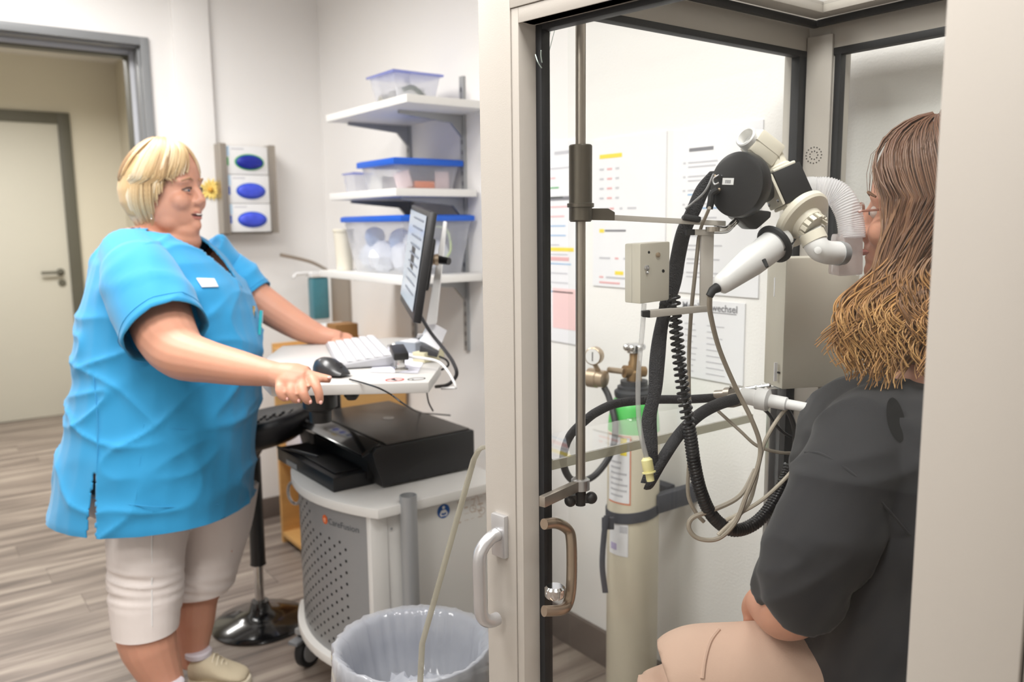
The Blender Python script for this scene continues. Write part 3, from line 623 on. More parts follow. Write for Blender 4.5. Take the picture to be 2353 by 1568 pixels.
# sheet under the keyboard
fq = [at(*q, Z=TZ+0.0012) for q in ((850, 855), (880, 800), (985, 810), (960, 858))]
tag(MB().hull8([p for p in fq], V(0, 0, 0.0006)).build('paper_sheet', mat('pale_lilac_paper', (226, 226, 238), .6), smooth=0), 'pale sheet lying under the stapler on the swivel table', 'paper')
# mouse and its cable
mq = at(760, 862, Z=TZ+0.001); mdir = (at(808, 868, Z=TZ)-at(713, 852, Z=TZ)).normalized(); ms = V(-mdir.y, mdir.x, 0)
mouse = thing('mouse', 'black computer mouse on the near edge of the swivel table', 'mouse', tuple(mq))
rings = []
for t in [i/10 for i in range(11)]:
    a_ = (t-0.5)*0.118; w_ = 0.034*math.sqrt(max(0.02, 1-((t-0.52)/0.52)**2*0.9)); hh = 0.038*math.sin(min(1, (t+0.06)/0.9)*2.75)**0.7 if t < 0.97 else 0.012
    hh = max(0.008, 0.040*(1-((t-0.38)/0.66)**2))
    rings.append([mq+mdir*a_+ms*w_*math.cos(6.2832*k/16)+UP*max(0.0, (0.006+hh*max(0, math.sin(6.2832*k/16)))) for k in range(16)])
MB().loft(rings).build('shell', mat('satin_black', (42, 42, 44), .32, coat=.2), mouse)
MB().lathe(mq+mdir*0.036+UP*0.028-ms*0.004, ms, [(0.009, 0), (0.009, 0.008)], 14).build('scroll_wheel', M_dark, mouse)
cab = [at(803, 872, Z=TZ+0.006), at(840, 882, Z=TZ+0.004), at(872, 893, Z=TZ+0.004), at(900, 908, d=1.98), at(930, 930, d=2.0), at(965, 948, Z=pH+0.010), at(1000, 952, Z=pH+0.009), at(1035, 955, Z=pH+0.009)]
tag(MB().tube(cr(cab), 0.0022, 6).build('mouse_cable', M_black), 'thin black mouse cable hanging over the table edge', 'cable')
# stapler
sq = at(920, 852, Z=TZ+0.002); st = thing('stapler', 'chrome and black desk stapler on the swivel table', 'stapler', tuple(sq))
sd = V(-0.93, 0.36, 0); ss = V(0.36, 0.93, 0)
MB().obox(sq+UP*.005+sd*.02, sd*.045, ss*.018, UP*.005).build('base', M_chrome, st, bevel=0.003)
MB().obox(sq+UP*.025+sd*.03, sd*.012, ss*.012, UP*.020).build('hinge', M_alu, st, bevel=0.002)
MB().obox(sq+UP*.024-sd*.012, sd*.006, ss*.010, UP*.018).build('spring_arm', M_chrome, st, bevel=0.001)
MB().obox(sq+UP*.047+sd*.015, sd*.045+UP*.006, ss*.020, UP*.010).build('lever', M_black, st, bevel=0.005)
# ring, card box, beige box, white cards at the back of the table
rq = at(902, 798, Z=TZ+0.004); o = tag(MB().lathe(rq, UP, [(0.016, -.003), (0.018, 0.004), (0.013, 0.008), (0.010, 0.003)], 20).build('metal_ring', M_chrome), 'small shiny metal ring behind the keyboard', 'ring')
bq = at(958, 806, Z=TZ+0.001); cbx = thing('labelled_case', 'small clear case with a printed white label behind the stapler', 'case', tuple(bq))
ex_ = V(-0.35, 0.94, 0); ey_ = V(-0.94, -0.35, 0)
MB().obox(bq+UP*.016, ex_*.055, ey_*.04, UP*.016).build('case', mat('grey_translucent_case', (150, 156, 164), .3), cbx, bevel=0.003)
MB().obox(bq+UP*.0325-ex_*.015, ex_*.028, ey_*.03, UP*.0006).build('label', M_paper, cbx)
MB().obox(bq+UP*.0335-ex_*.015, ex_*.004, ey_*.025, UP*.0003).build('label_print', M_ink, cbx)
gq = at(985, 828, Z=TZ+0.001); tag(MB().obox(gq+UP*.014, ex_*.045, ey_*.022, UP*.014).build('note_block', mat('pale_khaki_card', (214, 208, 176), .7), bevel=0.002), 'pale khaki box at the right end of the swivel table', 'box')
wq = at(990, 785, Z=TZ+0.06); wd = thing('card_stack', 'tilted white cards leaning below the monitor', 'cards', tuple(at(985, 800, Z=TZ)))
for k in range(3):
    p = [at(963+k*3, 783, d=2.36-k*.01), at(985+k*3, 740, d=2.40-k*.01), at(1027, 760, d=2.36-k*.01), at(1008, 806, d=2.32-k*.01)]
    MB().hull8(p, FH*0.002).build('card', M_paper if k else mat('pale_grey_card', (214, 222, 230), .6), wd, smooth=0)
p = [at(965, 795, d=2.30), at(1008, 810, d=2.28), at(1004, 822, d=2.28), at(963, 812, d=2.30)]
MB().hull8(p, FH*0.03).build('holder', M_dark, wd, bevel=0.002)
# white cable and black loops at the right end
tag(MB().tube(cr([at(905, 822, Z=TZ+.02), at(930, 820, Z=TZ+.03), at(975, 824, Z=TZ+.032), at(1008, 832, d=2.15), at(1030, 855, d=2.12), at(1047, 888, d=2.1), at(1040, 892, d=2.12), at(1015, 893, d=2.2)]), 0.0035, 8).build('white_cable', M_whitepl), 'white cable looping off the right end of the table', 'cable')
tag(MB().tube(cr([at(966, 726, d=2.22), at(990, 765, d=2.2), at(1022, 805, d=2.16), at(1042, 835, d=2.14), at(1049, 862, d=2.14), at(1030, 884, d=2.2), at(1002, 889, d=2.3)]), 0.005, 8).build('monitor_cable', M_dark), 'dark cable curving down from the monitor to the table', 'cable')
tag(MB().tube(cr([at(1010, 820, d=2.2), at(1026, 828, d=2.18), at(1030, 840, d=2.18), at(1015, 850, d=2.2)]), 0.003, 8).build('cable_loop', M_black), 'short black cable loop beside the khaki box', 'cable')
tag(MB().tube(cr([at(980, 898, d=2.2), at(985, 925, d=2.22), at(995, 945, d=2.2)]), 0.0022, 6).build('hanging_cable', M_black), 'short thin black lead hanging below the table', 'cable')
# ------------------------------------------------------------------ monitor
mon = thing('monitor', 'black flat monitor seen nearly edge-on above the table', 'monitor', tuple(at(1000, 780, Z=TZ)))
A = at(987, 486, d=2.15); B = at(949, 742, d=2.12); Cc = at(919, 690, d=2.44); Dd = at(946, 470, d=2.46)
nrm = (B-A).cross(Dd-A).normalized()
if nrm.y > 0: nrm = -nrm                       # screen faces the nurse
bk = -nrm*0.022
MB().hull8([A, B, Cc, Dd], bk).build('housing', M_black, mon, bevel=0.004)
i4 = lambda u, v: A+(B-A)*v+(Dd-A)*u+((Cc-B)-(Dd-A))*u*v
mb = MB(); e = nrm*0.003
mb.quad(i4(.05, .05)+e, i4(.05, .92)+e, i4(.95, .92)+e, i4(.95, .05)+e)
M_scr = mat('screen_reflection', (150, 160, 172), .15, emis=.35, var=.1, vs=4); mb.build('screen', M_scr, mon, smooth=0)  # grey reflection on the screen, put into its colour and a weak glow
mb = MB()
for k in range(9): mb.quad(*[i4(u, v)+nrm*.0035 for u, v in ((.15, .1+k*.085), (.15, .12+k*.085), (.7, .12+k*.085), (.7, .1+k*.085))])
mb.build('screen_text', mat('screen_line', (112, 122, 136), .3), mon, smooth=0)
rc_ = (A+B+Cc+Dd)/4
MB().obox(rc_+bk*1.5, (B-A)*.25, (Dd-A)*.25, bk*.5).build('rear_bulge', M_black, mon, bevel=0.01)
k1 = at(985, 597, d=2.28); k2 = at(1008, 597, d=2.28); k3 = at(1032, 601, d=2.26)
MB().lathe(k1, (k2-k1), [(0.011, 0), (0.017, 0.006), (0.017, 0.012), (0.012, 0.014), (0.016, 0.018), (0.016, 0.028)], 18).build('tilt_mount', M_nickel, mon)
MB().tube([k2, k3], [0.012, 0.010], 12).build('tilt_knob', M_black, mon)
q = [at(1019, 508, d=2.33), at(1026, 510, d=2.33), at(1002, 745, d=2.33), at(978, 748, d=2.33)]
MB().hull8(q, FH*0.03).build('stand_column', M_whitepl, mon, bevel=0.003)
MB().hull8([at(958, 770, d=2.36), at(1012, 770, d=2.36), at(1020, 790, Z=TZ), at(955, 785, Z=TZ)], FH*0.03).build('stand_foot', M_white, mon, bevel=0.003)
# small items beyond the far hand
o = tag(MB().obox(at(765, 748, Y=1.45), V(.05, 0, 0), V(0, .06, 0), V(0, 0, .008)).build('white_tray', M_whitepl, bevel=0.003), 'flat white tray behind the nurse\'s far hand', 'tray')
o.location = (0, 0, 0)
# ------------------------------------------------------------------ pine shelf unit standing in the corner
px0 = -3.46; pyf_ = 1.27
ws = thing('pine_shelf', 'honey pine shelf unit standing in the corner behind the stool', 'shelf', (px0+0.2, 1.45, 0))
for X in (px0, px0+0.42): MB().box(X, pyf_, 0, X+0.022, 1.68, 0.90).build('side_panel', M_wood, ws, bevel=0.002)
for z in (0.03, 0.38, 0.86): MB().box(px0+0.022, pyf_, z, px0+0.42, 1.68, z+0.022).build('shelf_board', M_wood, ws, bevel=0.002)
MB().box(px0+0.022, 1.66, 0.052, px0+0.42, 1.68, 0.86).build('back_board', M_wood, ws)
MB().box(px0+0.022, pyf_, 0.80, px0+0.42, pyf_+0.02, 0.86).build('front_rail', M_wood, ws, bevel=.002)
o = thing('wooden_block', 'small brown box on the pine shelf behind the far hand', 'box', (-3.3, 1.45, 0.882)); q = at(790, 752, Y=1.45)
MB().box(q.x-.06, 1.40, .883, q.x+.03, 1.5, q.z+.015).build('carton', mat('brown_box', (150, 108, 60), .6, var=.2), o, bevel=.003)
bq = at(705, 1000, Y=1.30)
o = tag(MB().box(bq.x-.06, 1.295, .405, px0+.41, 1.6, .60).build('blue_bag', mat('bright_blue_bag', (24, 110, 236), .5, var=.2), bevel=.02), 'bright blue bag on the pine shelf behind the printer', 'bag')
tag(MB().box(px0+.03, 1.30, .403, bq.x-.07, 1.6, .56).build('white_carton', mat('lilac_white_card', (214, 208, 212), .7), bevel=.006), 'whitish carton on the pine shelf beside the blue bag', 'box')

# ------------------------------------------------------------------ sit-stand stool
sb = at(600, 1432, Z=0.0); st = thing('standing_stool', 'black sit-stand stool with round base and chrome post', 'stool', (sb.x, sb.y, 0))
sx, sy = sb.x, sb.y
MB().lathe(V(sx, sy, 0), UP, [(0.165, 0.001), (0.168, 0.006), (0.155, 0.018), (0.09, 0.034), (0.04, 0.052), (0.03, 0.085)], 48).build('base', mat('glossy_black_base', (16, 16, 18), .18, coat=.4), st, smooth=1.0)
st_top = at(585, 1050, d=(V(sx, sy, .55)-CP).dot(FW)); ln = V((st_top.x-sx)*.6, (st_top.y-sy)*.6, 0)
jt = V(sx, sy, 0)+ln; zmid = at(600, 1300, d=(V(sx, sy, .3)-CP).dot(FW)).z
dirp = (V(jt.x, jt.y, st_top.z)-V(sx, sy, 0.06)).normalized()
b0 = V(sx, sy, 0.06); L1 = (zmid-0.06)/dirp.z; L2 = (st_top.z-0.06)/dirp.z
MB().tube([b0, b0+dirp*L1], 0.0165, 20).build('gas_spring', M_chrome, st)
MB().tube([b0+dirp*L1, b0+dirp*(L1+.01), b0+dirp*L2], [0.028, 0.026, 0.024], 20).build('sleeve', M_black, st)
sc_ = at(598, 972, d=2.74)
MB().tube([b0+dirp*(L2-.005), sc_-UP*.07], 0.014, 10).build('seat_arm', M_black, st)
tx1 = (RV*0.96-FH*0.0+UP*0.20).normalized(); tx2 = FH
nz_ = tx1.cross(tx2).normalized()
if nz_.z < 0: nz_ = -nz_
rings = []
for rr, hh in ((0.02, -.075), (.10, -.072), (.145, -.05), (.165, -.01), (.160, .016), (.138, .024), (.10, .012), (.05, .006), (.004, .004)):
    rings.append([sc_+tx1*rr*1.08*math.cos(6.2832*k/36)+tx2*rr*math.sin(6.2832*k/36)+nz_*hh for k in range(36)])
seat = MB().loft(rings).build('seat', mat('black_textured_pu', (34, 34, 37), .42, bump=.3, bs=260), st, smooth=1.2)
for i in range(-2, 3):
    for j in range(-1, 2):
        c = sc_+tx1*(.04+i*.032)+tx2*j*.035+nz_*.012
        MB().obox(c, tx1*.003, tx2*.010, nz_*.004).build('seat_rib', M_dark, seat, bevel=.001)
tag(MB().tube(cr([at(638, 1028, d=2.68), at(665, 1033, d=2.55), at(700, 1042, d=2.45), at(730, 1050, d=2.40)]), 0.004, 8).build('stool_lead', M_black), 'black lead running from the stool to the printer tray', 'cable')

# ------------------------------------------------------------------ waste bin with liner
bd = 1.86; bc = at(950, 1478, d=bd); br = 175*bd/FPX
bn = thing('waste_bin', 'grey waste bin with a clear plastic liner beside the cabin door', 'bin', (bc.x, bc.y, 0))
zr = bc.z
prof = [(br*.74, 0.002), (br*.97, zr-.01), (br*1.0, zr), (br*.965, zr-.006), (br*.93, zr-.03), (br*.71, 0.012)]
MB().lathe(V(bc.x, bc.y, 0), UP, prof, 48, cap=True).build('bin_body', mat('grey_bin', (132, 136, 146), .45), bn, smooth=1)
def liner(r_at, n=120, amp=.004, ph=0):
    rings = []
    for j, (r, z) in enumerate(r_at):
        rings.append([V(bc.x, bc.y, 0)+V(math.cos(6.2832*k/n), math.sin(6.2832*k/n), 0)*(r+amp*(noise.noise(V(14*math.cos(6.2832*k/n), 14*math.sin(6.2832*k/n), j*.35+ph))))+V(0, 0, z+.006*noise.noise(V(math.cos(6.2832*k/n)*4, math.sin(6.2832*k/n)*4, j*2+ph))) for k in range(n)])
    return MB().loft(rings, False)
liner([(br*.5, zr-.17), (br*.76, zr-.15), (br*.83, zr-.08), (br*.90, zr-.01), (br*1.0, zr+.008), (br*1.035, zr+.004), (br*1.05, zr-.03), (br*1.06, zr-.07), (br*1.08, zr-.10)], amp=.009).build('liner', M_bag, bn, smooth=2.5)
mb = MB()
for k in range(9):
    an = k*2.4; rr = br*.5*math.sqrt(k/9); c = V(bc.x+rr*math.cos(an), bc.y+rr*math.sin(an), zr-.14+.01*(k % 3))
    mb.loft([[c+V(math.cos(6.28*i/8)*math.sin(t), math.sin(6.28*i/8)*math.sin(t), .7*math.cos(t))*.04*(1+.5*noise.noise(V(i*1.3, t*3, k*2))) for i in range(8)] for t in (.3, .9, 1.57, 2.2, 2.8)])
j = mb.build('crumpled_wrappers', M_bag, bn, smooth=.3); j['kind'] = 'stuff'

# ------------------------------------------------------------------ bent acrylic cover beside the cabin
ac = thing('acrylic_cover', 'bent clear acrylic sheet standing between cart and cabin', 'acrylic sheet', (-1.25, 1.0, 0.5))
AZ = 0.99
n0 = at(1263, 1058, X=-1.095); AZ = n0.z
yn, yfar = n0.y, 1.46
xb_ = at(1090, 1024, Z=AZ).x
e1 = at(970, 1480, d=1.62); e0 = V(xb_, at(1090, 1024, Z=AZ).y, AZ); e2 = at(964, 1600, d=1.63)
th = 0.008
path = [V(n0.x, yn, AZ), V(xb_+.03, yn-.03, AZ), V(xb_+.008, yn-.04, AZ-.006), V(xb_-.008, yn-.045, AZ-.03), e1, e2]
path = [path[0]]+cr(path[1:4], 5)+path[4:]
far = []
for k, p in enumerate(path):
    far.append(V(p.x, yfar if p.z > AZ-.004 and k < 2 else p.y+0.20, p.z))
mb = MB()
for k in range(len(path)-1):
    mb.quad(path[k], path[k+1], far[k+1], far[k])
sheet_ = mb.build('sheet', M_acry, ac, smooth=1.2)
mb = MB(); mb.tube(path, .006, 6, cap=True, flat=(V(0.5, 0.86, 0), 0.75)); mb.build('near_edge', M_acedge, ac, smooth=1.0)
MB().box(n0.x, yn, AZ-.017, n0.x+.006, yfar, AZ+.0).build('inner_edge', M_acedge, ac)
# feet under the drop panel
MB().box(e2.x-.01, e2.y, 0.0, e2.x+.006, e2.y+.20, e2.z).build('foot_panel', M_acry, ac)
# ------------------------------------------------------------------ gas cylinder behind the cabin
GD = 2.2
gc = at(1455, 1100, d=GD); gx, gy, gr = gc.x, gc.y, 0.0695
def gz(py): return at(1455, py, X=gx, d=None).z if False else at(1455, py, d=GD).z
zs = gz(965)
cyl = thing('gas_cylinder', 'cream gas cylinder with green shoulder strapped to the back wall', 'gas cylinder', (gx, gy, 0))
M_cream = mat('cream_paint', (226, 218, 198), .35, var=.02)
MB().lathe(V(gx, gy, 0), UP, [(gr*.9, 0.0), (gr, 0.012), (gr, zs-.05), (gr*.985, zs-.02)], 40).build('body', M_cream, cyl, smooth=1)
MB().lathe(V(gx, gy, zs-.02), UP, [(gr*.985, 0), (gr*.95, .035), (gr*.86, .065), (gr*.76, .082), (gr*.6, .086)], 40).build('shoulder', mat('bright_green_paint', (86, 196, 96), .35), cyl, smooth=1)
zc = gz(906); k0 = (gz(868)-zc)
MB().lathe(V(gx, gy, zc), UP, [(.050, 0), (.052, .006), (.052, k0*.35), (.044, k0*.5), (.044, k0*.65), (.036, k0*.72), (.036, k0)], 32).build('collar', mat('black_collar', (56, 58, 62), .5), cyl)
zv = gz(868); v1 = gz(800)
vv = MB().lathe(V(gx, gy, zv), UP, [(.020, 0), (.020, (v1-zv)*.30), (.016, (v1-zv)*.36), (.016, (v1-zv)*.6), (.013, (v1-zv)*.7), (.013, v1-zv)], 20)
vz = gz(848); dl = (at(1380, 850, d=GD-.03)-at(1455, 850, d=GD)); dln = dl.normalized()
vv.tube([V(gx, gy, vz)-dln*.032, V(gx, gy, vz)+dln*.030], [.014, .017], 14); vv.build('valve', M_brass, cyl)
mb = MB(); zz = gz(795)
mb.lathe(V(gx, gy, zz-.004), UP, [(.012, -.01), (.020, -.006), (.020, .014), (.012, .018)], 20)
for k in range(6): mb.ball(V(gx+.021*math.cos(k*1.047), gy+.021*math.sin(k*1.047), zz+.004), .0095, 6)
mb.build('handwheel', M_chrome, cyl)
reg = thing('pressure_regulator', 'champagne metal pressure regulator with round gauge on the gas cylinder', 'regulator', tuple(at(1375, 870, d=GD-.03)))
rc_ = at(1375, 870, d=GD-.03); MB().tube([V(gx, gy, vz)+dln*.030, at(1398, 850, d=GD-.02)], .008, 10).build('inlet_pipe', M_nickel, reg)
ax = (RV*.8-FH*.6).normalized()
MB().lathe(rc_-ax*.032, ax, [(.014, -.006), (.016, 0), (.026, .004), (.026, .030), (.023, .034), (.023, .052), (.014, .056)], 24).build('housing', M_nickel, reg)
gcn = at(1366, 818, d=GD-.05); gax = (-FH*.9-RV*.45).normalized()
g_ = MB().lathe(gcn-gax*.014, gax, [(.020, 0), (.0235, .004), (.0235, .026), (.021, .028)], 28).build('gauge', M_nickel, reg)
MB().lathe(gcn+gax*.0142, gax, [(.020, 0), (.020, .0004), (.001, .0005)], 24).build('dial', M_whitepl, g_)
u_, w_ = basis(gax); MB().obox(gcn+gax*.0152, u_*.0012, w_*.012, gax*.0003).build('needle', M_black, g_)
MB().tube([gcn-UP*.02, rc_+UP*.02], .007, 10).build('gauge_neck', M_nickel, reg)
tag(MB().tube(cr([at(1388, 890, d=GD-.03), at(1398, 910, d=GD-.04), at(1408, 945, d=GD-.07), at(1414, 985, d=GD-.085), at(1405, 1040, d=GD-.09), at(1370, 1090, d=GD-.1), at(1330, 1112, d=GD-.12)]), .0085, 10).build('gas_hose', M_dark), 'dark hose hanging from the pressure regulator', 'hose')
# labels on the cylinder: bent patches
def patch(px0, px1, py0, py1, m, nm, lift=.0008, parent=None):
    n = 10; t = [px0+(px1-px0)*i/n for i in range(n+1)]; top = []; bot = []
    for px in t:
        r = ray(px, 1050); rh = V(r.x, r.y, 0).normalized(); o2 = V(-gx, -gy, 0); bq_ = rh.dot(o2); cq = o2.dot(o2)-(gr+lift)**2
        s_ = -bq_-math.sqrt(max(1e-6, bq_*bq_-cq)); h = rh*s_
        top.append(V(h.x, h.y, gz(py0))); bot.append(V(h.x, h.y, gz(py1)))
    return MB().add(top+bot, [(i, i+1, n+2+i, n+1+i) for i in range(n)]).build(nm, m, parent or cyl, smooth=1.5)
lb = patch(1400, 1450, 985, 1145, mat('orange_red_border', (226, 150, 120), .6), 'label')
lp = patch(1400, 1447, 988, 1141, M_paper, 'label_paper', .0012, lb)
for k in range(7): patch(1404, 1425+random.random()*18, 1045+k*13, 1050+k*13, M_ink, 'print_line', .0016, lb)
patch(1425, 1440, 990, 1030, M_yel, 'hazard_mark', .0016, lb)
lb2 = patch(1402, 1445, 1190, 1268, M_paper, 'label', .0012); patch(1405, 1418, 1240, 1256, mat('lilac_mark', (190, 180, 216), .6), 'mark', .0016, lb2); patch(1425, 1443, 1196, 1212, M_ink, 'print', .0016, lb2)
# strap and wall bracket
wb = at(1530, 1130, Y=YW); strap = thing('cylinder_strap', 'dark grey strap and wall bracket around the gas cylinder', 'strap', (gx, gy, wb.z))
M_strap = mat('dark_grey_webbing', (74, 76, 84), .7, bump=.3, bs=400)
zst = gz(1172); n = 32; ring = []
for zz, rr in ((zst-.014, gr+.001), (zst-.014, gr+.004), (zst+.014, gr+.004), (zst+.014, gr+.001)):
    ring.append([V(gx+rr*math.cos(6.2832*k/n), gy+rr*math.sin(6.2832*k/n), zz+.012*math.cos(6.2832*k/n-1.0)) for k in range(n)])
mb = MB().loft(ring+[ring[0]], False); mb.build('band', M_strap, strap)
MB().box(gx+.05, gy+.02, zst+.0, gx+.075, YW, zst+.05).build('anchor', M_strap, strap, bevel=.003)
MB().box(wb.x-.03, YW-.035, wb.z-.03, wb.x+.035, YW, wb.z+.03).build('wall_bracket', M_strap, strap, bevel=.004)
e0 = at(1397, 1175, d=GD-.075); MB().obox(V(e0.x, e0.y, zst-.01), RV*.016, FH*.004, UP*.016).build('buckle', M_strap, strap, bevel=.002)
q = [at(1394, 1185, d=GD-.08), at(1388, 1230, d=GD-.08), at(1384, 1300, d=GD-.08), at(1391, 1363, d=GD-.08)]
MB().tube(cr(q), .0075, 8, flat=(RV, .25)).build('strap_tail', M_strap, strap)

# ------------------------------------------------------------------ glass cabin
XG = -1.08
YR = 1.600
cabn = thing('test_cabin', 'beige framed glass lung function cabin with a door ajar', 'cabin', (-0.62, 1.27, 0.0))
GK = M_blackr
CB = 0.13      # glazing starts above the floor tray
zr0, zr1 = 1.748, 1.800
# left wall
MB().box(XG-.006, .93, CB, XG, 1.575, zr0+.01).build('side_glass', M_glass, cabn)
MB().box(XG-.03, .93, zr0, XG+.02, 1.60, zr1).build('top_rail', M_beige, cabn, bevel=.004)
MB().box(XG-.001, .93, zr0-.010, XG+.021, 1.575, zr0+.003).build('gasket', GK, cabn, bevel=.003)
MB().box(XG-.03, .93, .06, XG+.02, 1.60, CB).build('bottom_rail', M_beige, cabn, bevel=.004)
# rear wall
MB().box(-1.03, YR, CB, -.16, YR+.006, zr0+.01).build('rear_glass', M_glass, cabn)
MB().box(-1.06, YR-.02, zr0, -.14, YR+.03, zr1).build('top_rail', M_beige, cabn, bevel=.004)
MB().box(-1.01, YR-.021, zr0-.012, -.16, YR+.001, zr0+.003).build('gasket', GK, cabn, bevel=.003)
MB().box(-1.06, YR-.02, .06, -.14, YR+.03, CB).build('bottom_rail', M_beige, cabn, bevel=.004)
# corner post, set diagonally
pl_ = at(1850, 300, X=XG+.018); pr_ = at(1911, 300, Y=YR-.018)
zt_ = at(1880, 88, d=1.72).z
post = MB().hull8([V(pl_.x, pl_.y, .06), V(pr_.x, pr_.y, .06), V(pr_.x, YR+.03, .06), V(XG-.03, YR+.03, .06), V(XG-.03, pl_.y, .06)], V(0, 0, zr1-.001-.06)).build('corner_post', M_beige, cabn, bevel=.003)
ed = (pr_-pl_); ed.z = 0; edn = ed.normalized(); pn = V(edn.y, -edn.x, 0)
cov = MB().obox((pl_+pr_)/2*1.0-UP*((pl_.z+pr_.z)/2)+UP*((.062+zt_)/2)+pn*.004, ed*.47, pn*.006, UP*((zt_-.062)/2)).build('post_cover', M_beige, cabn, bevel=.002)
# speaker holes
sp0 = on_plane(1870, 357, (pl_+pr_)/2+pn*.0102, pn); mb = MB()
for rr, nn_ in ((.0165, 16), (.0085, 9)):
    for k in range(nn_):
        t = 6.2832*k/nn_; mb.add(ell(sp0+edn*rr*math.cos(t)+UP*rr*math.sin(t)+pn*.0004, edn*.0014, UP*.0014, 8), [tuple(range(8))])
sg = mb.build('speaker_holes', M_hole, cov, smooth=0); sg['kind'] = 'stuff'
# vertical gaskets and outer stiles
ga = at(1819, 400, X=XG+.01).y; gb = at(1839, 400, X=XG+.01).y
MB().box(XG-.001, ga, CB, XG+.02, gb, zr0).build('gasket', GK, cabn, bevel=.003)
MB().box(XG-.03, at(1803, 400, X=XG-.02).y, CB, XG-.008, gb+.03, zr0).build('outer_stile', M_beige, cabn, bevel=.002)
ga = at(1913, 400, Y=YR-.01).x; gb = at(1927, 400, Y=YR-.01).x
MB().box(ga, YR-.02, CB, gb, YR, zr0).build('gasket', GK, cabn, bevel=.003)
MB().box(ga-.02, YR+.008, CB, at(1938, 400, Y=YR+.02).x, YR+.03, zr0).build('outer_stile', M_beige, cabn, bevel=.002)
# roof: seal, frame, glass
zs_ = zr1
sx0, sy1 = XG+.035, YR-.035
MB().box(sx0-.006, .95, zs_-.006, sx0+.009, sy1+.006, zs_+.008).build('roof_seal', GK, cabn, bevel=.004)
MB().box(sx0+.009, sy1-.009, zs_-.006, -.16, sy1+.006, zs_+.008).build('roof_seal', GK, cabn, bevel=.004)
MB().box(XG+.02, .93, zs_-.002, sx0-.006, YR-.02, zs_+.02).build('roof_ledge', M_beige, cabn)
MB().box(sx0-.006, sy1+.006, zs_-.002, -.14, YR-.02, zs_+.02).build('roof_ledge', M_beige, cabn)
MB().box(sx0+.009, .95, zs_+.008, sx0+.05, sy1-.009, zs_+.03).build('roof_frame', M_beige, cabn, bevel=.003)
MB().box(sx0+.05, sy1-.05, zs_+.008, -.16, sy1-.009, zs_+.03).build('roof_frame', M_beige, cabn, bevel=.003)
MB().box(sx0+.05, .95, zs_+.016, -.16, sy1-.05, zs_+.022).build('roof_glass', M_glass, cabn)
# floor tray, right wall, front header and jambs
MB().box(-1.11, .93, 0.0, -.13, 1.63, .06).build('floor_tray', M_beige, cabn, bevel=.004)
MB().box(-.16, .95, .06, -.13, 1.63, zr1).build('right_wall', M_beige, cabn, bevel=.003)
MB().box(-1.11, .93, zr1+.02, -.13, .97, zr1+.07).build('front_header', M_beige, cabn, bevel=.004)
# door leaf, ajar
TH = math.radians(8.5); ls = V(math.cos(TH), math.sin(TH), 0); ln_ = V(math.sin(TH), -math.cos(TH), 0)
G0 = at(1232, 57, d=1.32); GZ = G0.z; G0 = V(G0.x, G0.y, 0)
def Lf(s_, n_, z_): return G0+ls*s_+ln_*n_+UP*z_
def ls_of(px, py, n_): p = on_plane(px, py, G0+ln_*n_, ln_); return (p-G0).dot(ls), p.z
NF = .034
s_out = ls_of(1111, 800, NF)[0]; s_seam = ls_of(1180, 800, NF)[0]; s_bead = ls_of(1199, 800, NF-.003)[0]; s_g = ls_of(1236, 800, 0.0)[0]; s_g2 = ls_of(1249, 800, 0.0)[0]
s_r = ls_of(2128, 784, NF)[0]; s_r2 = s_r+.115; s_r3 = s_r+.135
z_seam = ls_of(1176, 18, NF)[1]; z_bead = ls_of(1196, 52, NF-.003)[1]; z_top = z_seam+.075; zlb = .10
def lbox(s0, s1, n0_, n1_, z0, z1, nm, m, bev=.002, parent=None):
    return MB().obox(Lf((s0+s1)/2, (n0_+n1_)/2, (z0+z1)/2), ls*(s1-s0)/2, ln_*(n1_-n0_)/2, UP*(z1-z0)/2).build(nm, m, parent or cabn, bevel=bev)
door = thing('x', 'x', 'x', (0, 0, 0)); bpy.data.objects.remove(door)
leaf_ = lbox(s_out, s_seam, -.03, NF, .03, z_top, 'door_stile', M_beige, .0015)
lbox(s_seam, s_r, -.03, NF, z_seam, z_top, 'door_top_rail', M_beige, .0015)
lbox(s_seam, s_r, -.03, NF, .03, zlb, 'door_bottom_rail', M_beige, .0015)
lbox(s_r+.0, s_r2, -.03, NF, .03, z_top, 'door_hinge_stile', M_beige, .003)
lbox(s_r2+.002, s_r2+.16, -.05, NF-.006, .0, z_top+.02, 'cabin_front_post', M_beige, .004)
lbox(s_seam+.0008, s_bead, .004, NF-.002, zlb, z_seam-.0008, 'glazing_bead', M_beige, .001)
MB().hull8([Lf(s_bead, NF-.003, zlb), Lf(s_g, .002, zlb), Lf(s_g, -.02, zlb), Lf(s_bead, -.02, zlb)], UP*(z_bead-zlb)).build('glazing_bead', M_beige, cabn)
lbox(s_bead, s_r, .004, NF-.002, z_bead, z_seam-.0008, 'glazing_bead', M_beige, .001)
MB().hull8([Lf(s_g, NF-.003, z_bead), Lf(s_r, NF-.003, z_bead), Lf(s_r, .002, GZ+.002), Lf(s_r, -.02, GZ+.002), Lf(s_g, -.02, GZ+.002), Lf(s_g, .002, GZ+.002)][:0] or [Lf(s_g, NF-.003, z_bead), Lf(s_g, .002, GZ+.002), Lf(s_g, -.02, GZ+.002), Lf(s_g, -.02, z_bead)], ls*(s_r-s_g)).build('glazing_bead', M_beige, cabn)
lbox(s_g, s_g2, -.02, .001, zlb, GZ+.002, 'door_gasket', GK, .002)
lbox(s_g2, s_r, -.02, .001, GZ-.010, GZ+.002, 'door_gasket', GK, .002)
lbox(s_g2-.004, s_r+.01, -.006, 0.0, zlb, GZ, 'door_glass', M_glass, 0)
